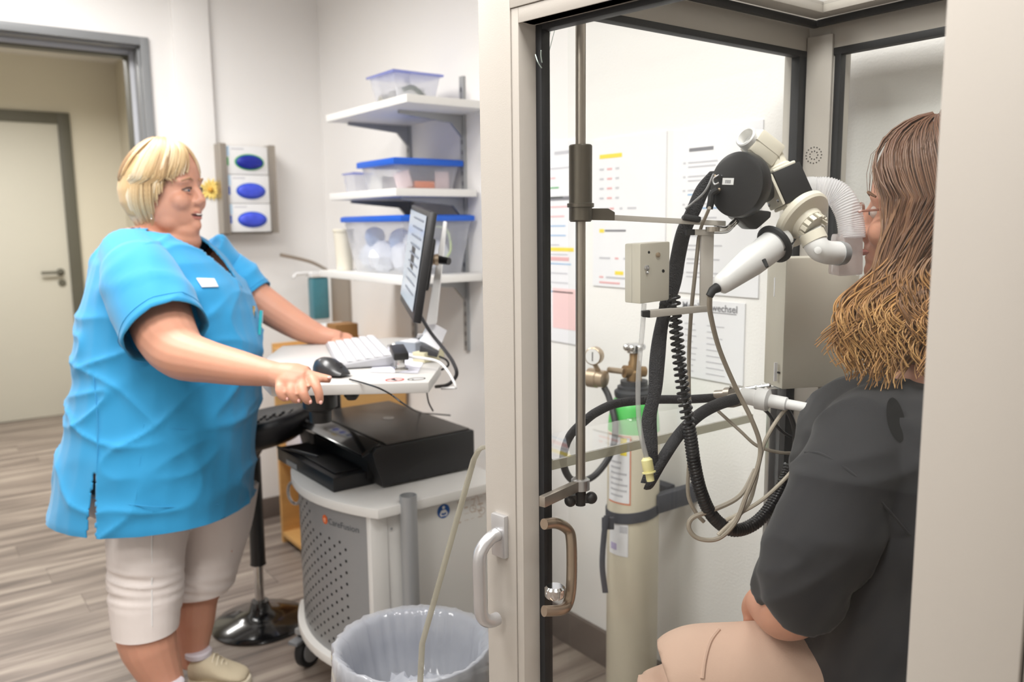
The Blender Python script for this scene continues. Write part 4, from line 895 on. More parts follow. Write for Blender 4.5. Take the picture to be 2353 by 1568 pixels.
# door handle
hc = on_plane(1153, 1229, Lf(0, NF, 0), ln_); hz = hc.z
hs = (hc-G0).dot(ls)
hd_ = MB().obox(Lf(hs, NF+.005, hz), ls*.017, ln_*.0055, UP*.039).build('handle_plate', mat('satin_silver', (206, 206, 208), .3, .75, var=.02), cabn, bevel=.003)
M_sat = MATS['satin_silver']; zg0 = hz+.004
pth = cr([Lf(hs, NF+.010, zg0), Lf(hs, NF+.028, zg0-.003), Lf(hs-.002, NF+.045, zg0-.016), Lf(hs-.003, NF+.052, zg0-.036), Lf(hs-.003, NF+.052, zg0-.095), Lf(hs-.003, NF+.051, zg0-.130), Lf(hs-.002, NF+.044, zg0-.148), Lf(hs, NF+.030, zg0-.156), Lf(hs, NF+.014, zg0-.157)], 5)
MB().tube(pth, .0118, 18).build('grip', M_sat, hd_)
MB().lathe(Lf(hs, NF+.010, zg0), ln_, [(.0125, 0), (.0125, .004), (.0105, .005)], 20).build('grip_collar', M_alu, hd_)
# inner grab handle
q = [at(1250, 1205, d=1.40), at(1278, 1203, d=1.42), at(1305, 1218, d=1.44), at(1313, 1250, d=1.44), at(1313, 1340, d=1.44), at(1306, 1385, d=1.44), at(1290, 1402, d=1.42), at(1250, 1405, d=1.40)]
MB().tube(cr(q, 5), .0095, 14).build('grab_handle', mat('bronze_metal', (158, 140, 122), .3, .7), cabn)
MB().lathe(at(1275, 1372, d=1.42), UP, [(.016, 0), (.018, .004), (.018, .016), (.014, .02)], 18).build('handle_fitting', M_chrome, cabn)
# fine cords hanging inside the door glass
tag(MB().tube(cr([at(1268, 45, d=1.36), at(1262, 90, d=1.36), at(1254, 150, d=1.36)]), .0006, 5).tube(cr([at(1277, 60, d=1.36), at(1264, 110, d=1.36), at(1254, 150, d=1.36), at(1252, 185, d=1.36), at(1248, 200, d=1.36)]), .0006, 5).tube(cr([at(1230, 125, d=1.3), at(1237, 145, d=1.3), at(1247, 157, d=1.33), at(1243, 130, d=1.31), at(1243, 116, d=1.3)]), .0009, 5).build('thin_cord', mat('pale_cord', (206, 222, 216), .7)), 'thin pale knotted cord inside the upper door corner', 'cord')

# ------------------------------------------------------------------ wall unit, profile and manifold in the rear corner
cu = thing('wall_unit', 'beige electronics housing fixed to the rear corner of the cabin', 'housing', tuple(at(1850, 905, d=1.56)))
ub = at(1810, 905, d=1.54); ut = at(1810, 590, d=1.54)
ux = (RV*.97+FH*.22).normalized(); uy = V(-ux.y, ux.x, 0)
if uy.dot(FH) < 0: uy = -uy
zc0, zc1 = at(1808, 900, d=1.54).z, at(1808, 592, d=1.54).z; fl_ = at(1803, 750, d=1.54); fl_ = V(fl_.x, fl_.y, 0)
wd_ = .155
MB().obox(fl_+ux*wd_/2+uy*.035+UP*(zc0+zc1)/2, ux*wd_/2, uy*.035, UP*(zc1-zc0)/2).build('front_cover', M_beige2, cu, bevel=.004)
sl = at(1776, 750, d=1.58); sl = V(sl.x, sl.y, 0)
MB().hull8([fl_+uy*.001+UP*(zc0+.001), fl_+uy*.02+UP*(zc0+.001), sl+uy*.02+UP*(zc0+.003), sl+uy*.008+UP*(zc0+.003)], UP*(zc1-zc0-.004)).build('side_cover', M_beige2, cu, bevel=.002)
for py, s_ in ((660, 18), (855, 16)):
    p = at(1782, py, d=1.568); MB().obox(p, ux*.003, uy*.001, UP*.018).build('label', M_paper, cu)
p = at(1790, 857, d=1.562); MB().lathe(p, -uy, [(.002, -.004), (.002, .001), (.0005, .0012)], 8).build('screw', M_hole, cu)
pf = thing('aluminium_profile', 'slotted aluminium profile standing below the beige housing', 'profile', tuple(at(1785, 1250, d=1.62)))
for k, (px, m, w__) in enumerate(((1768, M_alu, 7), (1779, M_grey, 5), (1790, M_alu, 6), (1801, M_black, 11))):
    p = at(px, 1080, d=1.60+.004*k); p0 = V(p.x, p.y, 0); hw = w__*1.6/FPX
    MB().obox(p0+UP*(.07+zc0)/2, RV*hw, FH*.012, UP*(zc0-.07)/2).build(['outer_fin', 'slot_face', 'inner_fin', 'rubber_strip'][k], m, pf, bevel=.001)
mf = thing('gas_manifold', 'nickel and white gas coupling with hose tails beside the beige housing', 'manifold', tuple(at(1720, 915, d=1.5)))
mdv = (at(1790, 925, d=1.47)-at(1660, 900, d=1.53)); mdn = mdv.normalized()
MB().lathe(at(1700, 908, d=1.5), mdn, [(.012, 0), (.015, .004), (.015, .03), (.020, .032), (.020, .052), (.012, .056), (.012, .085), (.009, .087), (.009, .12)], 20).build('white_coupling', M_whitepl, mf)
MB().lathe(at(1760, 918, d=1.485), mdn, [(.013, 0), (.013, .008), (.010, .010), (.010, .030)], 18).build('nickel_nut', M_nickel, mf)
MB().lathe(at(1645, 908, d=1.54), (at(1690, 905, d=1.51)-at(1645, 908, d=1.54)), [(.009, 0), (.009, .02), (.013, .022), (.013, .034)], 16).build('hose_tail', M_steel, mf)
MB().lathe(at(1668, 925, d=1.5), (at(1705, 915, d=1.5)-at(1668, 925, d=1.5)), [(.010, 0), (.013, .01), (.013, .026)], 16).build('hose_tail', M_steel, mf)
MB().obox(at(1715, 897, d=1.5), mdn*.03, UP*.002, FH*.008).build('clip_lever', M_steel, mf, bevel=.001)
mb = MB()
for k in range(3): mb.ball(at(1738+k*14, 890-k*2, d=1.49), .005, 5)
mb.tube([at(1700, 895, d=1.5), at(1768, 885, d=1.48)], .003, 8); mb.build('clip_pin', M_chrome, mf)

# ------------------------------------------------------------------ pole with clamp sleeve and swing arm
arm = thing('support_arm', 'thin steel pole with dark sleeve and horizontal swing arm', 'stand', tuple(at(1335, 1110, d=1.41)))
PD = 1.41; pp = at(1334, 700, d=PD); pxy = V(pp.x, pp.y, 0)
def pz_(py): return at(1334, py, d=PD).z+0.0
def pole_z(py):                                   # height on the vertical pole for a picture row
    lo, hi = 0.2, 2.2
    for _ in range(40):
        mid = (lo+hi)/2; v_ = pxy+UP*mid-CP; y_ = 784+FPX*v_.dot(D2)/v_.dot(FW)
        if y_ > py: lo = mid
        else: hi = mid
    return (lo+hi)/2
MB().lathe(pxy, UP, [(.0086, pole_z(1130)), (.0086, pole_z(-20))], 20).build('pole', M_steel, arm)
z0, z1 = pole_z(510), pole_z(333)
M_bronze = mat('dark_bronze', (104, 98, 88), .32, .6)
slv = MB().lathe(pxy, UP, [(.017, z0), (.0195, z0+.003), (.0195, z1-.002), (.018, z1)], 28).build('sleeve', M_bronze, arm)
zk = pole_z(472); MB().lathe(pxy, UP, [(.0195, zk-.004), (.0228, zk-.003), (.0228, zk+.003), (.0195, zk+.004)], 28).build('sleeve_ring', M_bronze, slv)
ca, cb_ = at(1362, 494, d=1.405), at(1410, 494, d=1.40)
MB().hull8([at(1358, 479, d=1.40), at(1398, 479, d=1.40), at(1413, 488, d=1.40), at(1413, 507, d=1.40), at(1358, 506, d=1.40)], FH*.018).build('clamp_block', M_bronze, arm, bevel=.001)
MB().hull8([at(1412, 494, d=1.40), at(1668, 508, d=1.39), at(1668, 520, d=1.39), at(1412, 507, d=1.40)], FH*.014).build('swing_arm', M_beige, arm, bevel=.001)
# lower ring clamp
zc_ = pole_z(1112); MB().lathe(pxy, UP, [(.0095, zc_-.010), (.0165, zc_-.010), (.0165, zc_+.008), (.0135, zc_+.010), (.0095, zc_+.010)], 28).build('ring_clamp', M_alu, arm)
e_ = at(1245, 1110, d=1.36); e_ = V(e_.x, e_.y, 0); mid = (e_+pxy)/2; dv = (pxy-e_); dn = dv.normalized(); sd_ = V(-dn.y, dn.x, 0)
MB().obox(mid-dn*.007+UP*(zc_-.001), dv*.5-dn*.007, sd_*.006, UP*.009).build('clamp_arm', M_steel, arm, bevel=.001)
mb = MB(); zk = pole_z(1146); mb.lathe(pxy, UP, [(.009, zk-.012), (.010, zc_-.010)], 14)
mb.obox(pxy+RV*.0+UP*zk, RV*.022, FH*.006, UP*.007); mb.ball(pxy+RV*.019+UP*(zk+.001), .011, 8); mb.ball(pxy-RV*.018+UP*(zk-.004), .011, 8); mb.build('wing_knob', M_black, arm)

# hanging frame below the arm
hf = thing('hose_hanger', 'white angled bar frame hanging below the swing arm', 'hanger', tuple(at(1625, 540, d=1.40)))
HD = 1.40
MB().hull8([at(1612, 530, d=HD), at(1641, 530, d=HD), at(1637, 717, d=HD), at(1610, 717, d=HD)], FH*.012).build('upright', M_beige, hf, bevel=.001)
MB().hull8([at(1597, 527, d=HD-.002), at(1641, 528, d=HD-.002), at(1641, 541, d=HD-.002), at(1597, 541, d=HD-.002)], FH*.016).build('top_bar', M_beige, hf, bevel=.001)
MB().hull8([at(1577, 528, d=HD-.002), at(1597, 527, d=HD-.002), at(1597, 541, d=HD-.002), at(1577, 541, d=HD-.002)], FH*.016).build('end_cap', M_black, hf, bevel=.001)
MB().hull8([at(1494, 714, d=HD-.05), at(1625, 703, d=HD), at(1625, 717, d=HD), at(1494, 731, d=HD-.05)], FH*.016).build('bottom_bar', M_beige, hf, bevel=.001)
MB().hull8([at(1476, 716, d=HD-.055), at(1494, 714, d=HD-.05), at(1494, 731, d=HD-.05), at(1476, 729, d=HD-.055)], FH*.016).build('end_cap', M_black, hf, bevel=.001)
# control box with screws
vb = thing('valve_box', 'beige control box with screws hanging beside the hoses', 'control box', tuple(at(1490, 697, d=1.37)))
f4 = [at(1471, 560, d=1.35), at(1540, 555, d=1.385), at(1538, 690, d=1.385), at(1471, 699, d=1.35)]
sdv = (at(1435, 560, d=1.385)-f4[0])
body_ = MB().hull8(f4, sdv).build('housing', M_beige2, vb, bevel=.003)
fn = (f4[1]-f4[0]).cross(f4[3]-f4[0]).normalized()
if fn.dot(FW) > 0: fn = -fn
for px, py, r_s, m in ((1491, 580, .0022, M_hole), (1511, 586, .0040, M_nickel), (1485, 616, .0045, M_alu), (1486, 627, .0024, M_alu), (1524, 623, .0028, M_hole)):
    p = on_plane(px, py, f4[0], fn); MB().lathe(p, fn, [(r_s, 0), (r_s, .003), (r_s*.6, .004)] if m is not M_hole else [(r_s, -.001), (r_s, .0005), (r_s*.5, .0006)], 14).build('screw', m, body_)
sr = f4[0]+sdv*.5; MB().quad(*[p+fn*0 for p in (f4[0]+sdv*.52-(f4[1]-f4[0]).normalized()*.0, f4[3]+sdv*.52, f4[3]+sdv*.535, f4[0]+sdv*.535)]).build('lid_seam', M_grey, body_, smooth=0)

# ------------------------------------------------------------------ breathing head with flow sensor
bh = thing('breathing_head', 'flow sensor head with black drum, beige valves and white grip', 'medical device', tuple(at(1750, 480, d=1.38)))
BD = 1.38
def im(a, b, c=0): return (R2*a+D2*b+FW*c)          # direction from picture right / down / away
dax = im(.80, -.05, .60).normalized()
dc = at(1690, 424, d=BD-.03)
drum = MB().lathe(dc, dax, [(.046, -.001), (.0525, .001), (.0535, .004), (.0535, .022), (.050, .028), (.030, .034)], 48).build('sensor_drum', M_black, bh)
# label and connector on the drum face
u_ = (im(1, .06, 0)-dax*im(1, .06, 0).dot(dax)).normalized(); w_ = dax.cross(u_).normalized()
if w_.z < 0: w_ = -w_
lc_ = on_plane(1673, 417, dc-dax*.0016, dax)
lab_ = MB().obox(lc_, u_*.0115, w_*.0055, dax*.0003).build('label', M_whitepl, drum)
for k in range(7): MB().obox(lc_-dax*.0005+u_*(-.005+k*.0017)-w_*.0005, u_*.0004, w_*.0028, dax*.0001).build('bar', M_inkd, lab_, smooth=0)
for px, py in ((1644, 405), (1653, 436)): MB().lathe(on_plane(px, py, dc-dax*.001, dax), -dax, [(.003, 0), (.003, .002), (.001, .003)], 10).build('screw', M_nickel, drum)
MB().tube(cr([on_plane(1652, 402, dc-dax*.004, dax), on_plane(1639, 412, dc-dax*.007, dax), on_plane(1642, 424, dc-dax*.007, dax), on_plane(1652, 420, dc-dax*.004, dax)]), .0016, 8).build('wire_clip', M_alu, drum)
MB().tube(cr([on_plane(1650, 436, dc-dax*.004, dax), on_plane(1636, 446, dc-dax*.009, dax), on_plane(1634, 462, dc-dax*.010, dax), on_plane(1630, 480, dc-dax*.010, dax)]), .006, 10).build('plug', M_blackr, drum)
MB().lathe(dc+dax*.03, dax, [(.040, -.006), (.040, .004), (.026, .012), (.026, .048)], 32).build('coupling', M_dark, bh)
# knobs above and below the drum
MB().ball(at(1737, 362, d=BD+.01), .014, 8).build('knob', M_black, bh)
MB().hull8([at(1686, 497, d=BD), at(1722, 480, d=BD), at(1775, 486, d=BD), at(1772, 500, d=BD), at(1740, 528, d=BD), at(1722, 527, d=BD), at(1705, 510, d=BD)], FH*.05).build('motor_block', M_black, bh, bevel=.006)
# black valve cube, turned in the picture plane
cc_ = at(1806, 428, d=BD+.015); ea = im(.90, -.40, .15).normalized(); eb = im(.42, .90, .0); eb = (eb-ea*eb.dot(ea)).normalized(); ec = ea.cross(eb).normalized()
if ec.dot(FW) < 0: ec = -ec
cube = MB().obox(cc_, ea*.026, eb*.028, ec*.026).build('valve_cube', mat('matt_black_block', (26, 26, 28), .5), bh, bevel=.001)
MB().obox(cc_-ea*.029, ea*.003, eb*.028, ec*.024).build('flange', M_ivory, bh, bevel=.003)
MB().obox(cc_+eb*.031, ea*.026, eb*.003, ec*.024).build('flange', M_ivory, bh, bevel=.003)
MB().obox(cc_-eb*.031, ea*.022, eb*.003, ec*.022).build('flange', M_ivory, bh, bevel=.003)
for a_, b_ in ((-1, -.8), (-1, .8)):
    for sgn in (1, -1): MB().lathe(cc_-ea*.032+eb*.022*b_+ec*.017*sgn, -ea, [(.003, 0), (.003, .002), (.001, .0025)], 10).build('bolt', M_chrome, cube)
for a_ in (-.8, .8): MB().lathe(cc_+eb*.034+ea*.02*a_-ec*.018, eb, [(.003, 0), (.003, .002), (.001, .0025)], 10).build('bolt', M_chrome, cube)
# upper valve: neck, housing, white stub
MB().lathe(cc_-eb*.032, -eb, [(.021, 0), (.021, .004), (.0175, .007), (.0175, .034)], 24).build('upper_neck', M_ivory, bh)
ucn = at(1752, 340, d=BD+.01); ua = im(.80, .50, .25).normalized(); ub_ = im(-.55, .80, .1).normalized(); ub_ = (ub_-ua*ub_.dot(ua)).normalized(); uc_ = ua.cross(ub_)
MB().obox(ucn, ua*.026, ub_*.021, uc_*.022).build('upper_housing', M_ivory, bh, bevel=.006)
MB().obox(ucn, ua*.0264, ub_*.0005, uc_*.0224).build('housing_seam', M_beige2, bh)
st0 = at(1735, 335, d=BD+.01); sax = (at(1713, 314, d=BD-.005)-st0).normalized()
MB().lathe(st0, sax, [(.0185, 0), (.0185, .028), (.0165, .030), (.0145, .029), (.0145, .012)], 28).build('white_stub', M_whitepl, bh)
# lower valve: neck, big shutter disc, nut
MB().lathe(cc_+eb*.033, eb, [(.020, 0), (.020, .012), (.024, .014), (.024, .018), (.022, .020), (.022, .034)], 28).build('lower_neck', M_ivory, bh)
dcn = at(1846, 508, d=BD-.005); dx = (im(.50, .62, -.62)).normalized()
MB().lathe(dcn-dx*.006, dx, [(.050, -.006), (.053, -.003), (.053, .006), (.050, .010), (.044, .012), (.030, .013), (.027, .022), (.024, .024)], 48).build('shutter_disc', M_ivory, bh)
for k in range(14):
    t = 6.2832*k/14; u2, w2 = basis(dx); MB().obox(dcn+dx*.020+(u2*math.cos(t)+w2*math.sin(t))*.0245, dx*.008, (u2*math.cos(t)+w2*math.sin(t))*.0015, (u2*-math.sin(t)+w2*math.cos(t))*.0035).build('nut_rib', M_ivory, bh)
# white elbow to the mouth filter
eA = at(1866, 542, d=BD-.02); eB = at(1880, 570, d=BD-.025); eC = at(1900, 580, d=BD-.02); eD = at(1926, 582, d=BD-.01)
MB().tube(cr([eA-im(.4, .8)*.01, eA, eB, eC, eD], 5), .0195, 22).build('elbow_tube', M_whitepl, bh)
MB().lathe(eA, (eB-eA), [(.0215, -.004), (.0215, .012)], 24).build('elbow_collar', M_ivory, bh)
MB().lathe(at(1878, 576, d=BD-.047), -FW, [(.006, 0), (.006, .003), (.003, .004)], 14).build('pivot', M_whitepl, bh)
MB().lathe(eD, (eD-eC), [(.0205, -.002), (.0205, .004), (.019, .005), (.019, .012)], 24).build('grey_ring', M_grey, bh)
M_filt = clear_mat('milky_filter', (.9, .88, .88), milk=.6, milkcol=(232, 222, 220))
fq = [at(1935, 536, d=BD-.005), at(1985, 540, d=BD+.02), at(1985, 634, d=BD+.02), at(1926, 636, d=BD-.005)]
MB().hull8(fq, FH*.05).build('mouth_filter', M_filt, bh, bevel=.008)
# tapered grip with black clamp
g0, g1 = at(1797, 548, d=BD-.0), at(1650, 660, d=BD-.06); gl = (g1-g0).length; gd = (g1-g0).normalized()
MB().lathe(g0, gd, [(.024, 0), (.026, .004), (.0245, gl*.5), (.0175, gl*.90), (.016, gl*.96), (.008, gl), (.006, gl+.001)], 36).build('grip', M_whitepl, bh, smooth=1)
pa_ = g0+gd*.020; cl = []
u2, w2 = basis(gd)
mb = MB(); mb.tube([pa_+(u2*math.cos(t)+w2*math.sin(t))*.029 for t in [6.2832*i/28 for i in range(29)]], .0055, 8, cap=False); mb.build('grip_clamp', M_blackr, bh)
MB().hull8([at(1800, 560, d=BD-.03), at(1832, 548, d=BD-.02), at(1826, 556, d=BD-.02), at(1812, 575, d=BD-.03), at(1800, 577, d=BD-.03)], FH*.02).build('clamp_tongue', M_blackr, bh, bevel=.002)
MB().tube([at(1755, 597, d=BD-.06), at(1763, 614, d=BD-.065)], [.0035, .0028], 10).build('trigger_pin', M_blackr, bh)
MB().tube([g1+gd*.002, at(1637, 668, d=BD-.065), at(1630, 681, d=BD-.065)], [.0085, .007, .0062], 12).build('strain_relief', M_blackr, bh)
# chrome bracket rods to the swing arm
for k in range(2): MB().tube(cr([at(1640, 524+k*8, d=1.385), at(1668, 526+k*5, d=1.385), at(1682, 514+k*6, d=1.385), at(1694, 502+k*6, d=1.39)]), .0042, 12).build('bracket_rod', M_chrome, bh)
MB().lathe(at(1638, 527, d=1.385), UP, [(.012, -.004), (.012, .004)], 16).build('rod_screw', M_steel, bh)
# corrugated clear hose
hp0 = cr([at(1840, 438, d=BD+.03), at(1872, 436, d=BD+.03), at(1905, 438, d=BD+.02), at(1930, 452, d=BD+.015), at(1948, 485, d=BD+.01), at(1956, 520, d=BD+.01), at(1957, 548, d=BD+.01)], 14)
rad = [(.0225 if i < 14 else (.0226 if i % 2 else .0208)) for i in range(len(hp0))]
tag(MB().tube(hp0, rad, 22).build('corrugated_hose', clear_mat('milky_corrugated', (.97, .97, .98), milk=.6, milkcol=(250, 250, 252)), smooth=.9), 'translucent corrugated breathing hose curving towards the patient', 'hose')

# ------------------------------------------------------------------ hoses and cables
M_braid = mat('black_braided_sleeve', (44, 44, 48), .6, bump=.9, bs=420, var=.2, vs=300)
fh = cr([at(1648, 395, d=1.40), at(1618, 430, d=1.41), at(1593, 485, d=1.415), at(1572, 530, d=1.425), at(1558, 590, d=1.43), at(1548, 650, d=1.43), at(1532, 700, d=1.43)], 6)
tag(MB().tube(fh, .0135, 12, flat=(R2, .5)).build('flat_hose', M_braid), 'wide black braided hose rising to the round sensor', 'hose')
fh = cr([at(1532, 700, d=1.41), at(1518, 760, d=1.40), at(1510, 830, d=1.40), at(1505, 900, d=1.40), at(1492, 960, d=1.40), at(1494, 1030, d=1.40), at(1497, 1075, d=1.40), at(1490, 1110, d=1.40)], 6)
tag(MB().tube(fh, [.0125-.001*math.sin(i*.4) for i in range(len(fh))], 12, flat=(R2, .5)).build('flat_hose', M_braid), 'wide black braided hose hanging straight below the control box', 'hose')
fh = cr([at(1484, 1112, d=1.395), at(1492, 1108, d=1.395), at(1520, 1060, d=1.405), at(1560, 1000, d=1.42), at(1605, 955, d=1.44), at(1650, 930, d=1.46), at(1690, 918, d=1.49)], 6)
tag(MB().tube(fh, .0105, 12).build('black_hose', M_braid), 'black braided hose looping up from the bottom bend to the coupling', 'hose')
fh = cr([at(1335, 1112, d=2.08), at(1308, 1098, d=1.95), at(1294, 1058, d=1.78), at(1308, 1005, d=1.62), at(1346, 966, d=1.52), at(1375, 945, d=1.52), at(1420, 927, d=1.54), at(1500, 919, d=1.55), at(1580, 918, d=1.55), at(1650, 914, d=1.54)], 6)
tag(MB().tube(fh, .0085, 12).build('supply_hose', M_braid), 'dark supply hose running level from the left pane to the coupling', 'hose')
tag(MB().obox(at(1588, 503, d=1.393), im(.6, .1)*.025, im(-.1, .6)*.008, FW*.012).build('cable_tie', M_blackr, bevel=.004), 'black cable tie holding the hose to the swing arm', 'tie')
# coiled hose
ctr = cr([at(1547, 676, d=1.39), at(1552, 740, d=1.39), at(1561, 830, d=1.39), at(1573, 920, d=1.395), at(1586, 1000, d=1.40), at(1596, 1070, d=1.41), at(1612, 1135, d=1.42), at(1640, 1190, d=1.44), at(1685, 1219, d=1.46), at(1735, 1203, d=1.48), at(1778, 1155, d=1.50), at(1805, 1100, d=1.52), at(1815, 1068, d=1.53)], 24)
def helix(c, R_, turns_per_m, seg=10):
    L = [0]
    for i in range(1, len(c)): L.append(L[-1]+(c[i]-c[i-1]).length)
    tot = L[-1]; n = int(tot*turns_per_m(0.5)*seg); out = []; ph = 0; u = None
    for k in range(n+1):
        s_ = tot*k/n
        i = min(len(c)-2, max(j for j in range(len(L)) if L[j] <= s_)); t = (s_-L[i])/max(1e-9, L[i+1]-L[i]); p = c[i].lerp(c[i+1], t); d_ = (c[i+1]-c[i]).normalized()
        if u is None: u, _ = basis(d_)
        u = (u-d_*u.dot(d_)).normalized(); w2 = d_.cross(u); ph += 6.2832*turns_per_m(s_/tot)/turns_per_m(.5)/seg
        out.append(p+u*R_*math.cos(ph)+w2*R_*math.sin(ph))
    return out
hx = helix(ctr, .0095, lambda f: 95 if f < .35 else 175, 9)
tag(MB().tube(hx, .0028, 6).build('coiled_cable', mat('glossy_black_coil', (28, 28, 31), .28), smooth=1.0), 'long black coiled cable hanging in a big loop', 'cable')
tag(MB().tube(ctr, .0042, 8).build('coil_core', M_black), 'straight black lead inside the coiled cable loop', 'cable')
M_gcab = mat('taupe_cable', (158, 148, 134), .45)
def cable(pts, r, label, m=None): tag(MB().tube(cr([at(*p[:2], d=p[2]) for p in pts], 6), r, 8).build('cable', m or M_gcab), label, 'cable', 'instrument cables in the cabin')
cable([(1630, 681, 1.32), (1632, 720, 1.34), (1652, 800, 1.38), (1690, 890, 1.41), (1725, 960, 1.42), (1746, 1020, 1.43), (1742, 1070, 1.43), (1715, 1140, 1.43), (1690, 1200, 1.43), (1650, 1238, 1.43), (1605, 1238, 1.43), (1583, 1215, 1.43), (1592, 1190, 1.43), (1640, 1172, 1.43), (1700, 1140, 1.44), (1735, 1080, 1.46)], .0042, 'taupe cable from the white grip ending in a wide loop')
cable([(1606, 545, 1.42), (1596, 640, 1.43), (1588, 720, 1.44), (1583, 820, 1.45), (1584, 930, 1.45), (1590, 1000, 1.46), (1582, 1080, 1.46), (1582, 1140, 1.46), (1600, 1180, 1.46), (1618, 1200, 1.46)], .0036, 'thin taupe cable hanging down behind the coiled cable')
cable([(1820, 925, 1.47), (1790, 960, 1.46), (1760, 1010, 1.45), (1745, 1060, 1.45), (1735, 1110, 1.45), (1715, 1165, 1.44), (1650, 1230, 1.43)], .0036, 'pale cable falling from under the beige housing', mat('pale_cable', (186, 176, 160), .45))
cable([(1835, 1065, 1.46), (1800, 1105, 1.45), (1750, 1150, 1.44), (1700, 1180, 1.44), (1668, 1196, 1.44)], .0034, 'pale cable slanting down behind the patient\'s arm', MATS['pale_cable'])
cable([(1650, 945, 1.52), (1700, 990, 1.50), (1740, 1025, 1.49), (1790, 1040, 1.49), (1830, 1042, 1.50)], .0032, 'short taupe cable crossing below the gas coupling')
cable([(1785, 930, 1.47), (1810, 945, 1.47), (1825, 985, 1.48), (1826, 1030, 1.49), (1818, 1075, 1.50)], .005, 'thick black cable from the gas coupling down to the coil', M_black)
cable([(1735, 925, 1.48), (1765, 950, 1.48), (1790, 985, 1.48), (1820, 1005, 1.49), (1850, 1003, 1.5)], .003, 'thin black cable from the gas coupling to the right', M_black)
cable([(1640, 400, 1.345), (1620, 440, 1.36), (1590, 468, 1.40), (1575, 480, 1.41)], .002, 'thin grey wire from the drum to the hose', M_grey)
cable([(1630, 478, 1.33), (1622, 497, 1.36), (1612, 520, 1.40), (1605, 548, 1.42)], .003, 'taupe lead from the drum plug down to the hanger')
# clear tube with yellow connector
tag(MB().tube(cr([at(1480, 698, d=1.36), at(1476, 760, d=1.36), at(1467, 860, d=1.36), at(1467, 950, d=1.36), at(1475, 1010, d=1.36), at(1486, 1053, d=1.36)], 6), .0042, 12).build('clear_tube', M_tube), 'clear plastic tube hanging below the control box', 'tube')
yc = thing('tube_connector', 'pale yellow plastic connector at the end of the clear tube', 'connector', tuple(at(1486, 1052, d=1.36)))
y0_, y1_ = at(1485, 1052, d=1.36), at(1495, 1106, d=1.36); yd = (y1_-y0_).normalized(); yl = (y1_-y0_).length; M_yp = mat('pale_yellow_plastic', (232, 224, 164), .4)
MB().lathe(y0_, yd, [(.006, 0), (.0095, .004), (.0095, yl*.5), (.008, yl*.6)], 16).build('bell', M_yp, yc); MB().lathe(y0_+yd*yl*.6, yd, [(.0115, 0), (.0115, .002), (.007, .003), (.0065, yl*.4)], 16).build('nozzle', M_yp, yc)
# ================================================================== people
from mathutils.bvhtree import BVHTree
def bvh_of(me): return BVHTree.FromPolygons([v.co.copy() for v in me.vertices], [tuple(p.vertices) for p in me.polygons])
def hit(bv, px, py):
    h = bv.ray_cast(CP, ray(px, py).normalized()); return h[0], h[1]
def hr(y, xl, xr, dc, hd, n=28, p=2.2):
    c = at((xl+xr)/2, y, d=dc); hw = (xr-xl)/2*dc/FPX; out = []
    for k in range(n):
        t = 6.2832*k/n; cx, sx_ = math.cos(t), math.sin(t)
        out.append(c+RV*hw*math.copysign(abs(cx)**(2/p), cx)+FH*hd*math.copysign(abs(sx_)**(2/p), sx_))
    return out
def tubepx(mb, pts, radii, n=18, sub=4):
    P = cr([at(*p[:2], d=p[2]) for p in pts], sub); R = []
    for i in range(len(radii)-1):
        for k in range(sub): R.append(radii[i]+(radii[i+1]-radii[i])*k/sub)
    R.append(radii[-1]); mb.tube(P, R, n); return mb
def strands(name, data, m, parent, ns=4):
    """data: (points, radii, tones) per hair lock -> one mesh with a colour attribute"""
    vs, fs, tn = [], [], []
    for pts, rad, tone in data:
        o = len(vs); mm = len(pts); u = None
        for i, p in enumerate(pts):
            d = (pts[min(i+1, mm-1)]-pts[max(i-1, 0)]).normalized()
            if u is None: u, _ = basis(d)
            u = (u-d*u.dot(d)).normalized(); w2 = d.cross(u); r = rad[i]
            for k in range(ns):
                vs.append(p+u*r*math.cos(6.2832*k/ns)+w2*r*math.sin(6.2832*k/ns)); tn.append(tone[i])
        for i in range(mm-1):
            for k in range(ns):
                j = (k+1) % ns; fs.append((o+i*ns+k, o+i*ns+j, o+(i+1)*ns+j, o+(i+1)*ns+k))
    me = bpy.data.meshes.new(name); me.from_pydata(vs, [], fs); at_ = me.color_attributes.new('strand', 'FLOAT_COLOR', 'POINT')
    at_.data.foreach_set('color', [c for t in tn for c in (t, t, t, 1.0)])
    return link(name, me, m, parent, 3.0)
def hair_mat(name, stops, rough=.42):
    m = bpy.data.materials.new(name); m.use_nodes = True; nt = m.node_tree; N = nt.nodes; Lk = nt.links; b = N['Principled BSDF']
    b.inputs['Roughness'].default_value = rough; b.inputs['Specular IOR Level'].default_value = .45; b.inputs['Sheen Weight'].default_value = .15
    a = N.new('ShaderNodeAttribute'); a.attribute_name = 'strand'; r = N.new('ShaderNodeValToRGB'); e = r.color_ramp.elements
    e[0].position = stops[0][0]; e[0].color = rgb(*stops[0][1]); e[1].position = stops[-1][0]; e[1].color = rgb(*stops[-1][1])
    for p, c in stops[1:-1]: e.new(p).color = rgb(*c)
    Lk.new(a.outputs['Fac'], r.inputs[0]); Lk.new(r.outputs[0], b.inputs['Base Color']); return m
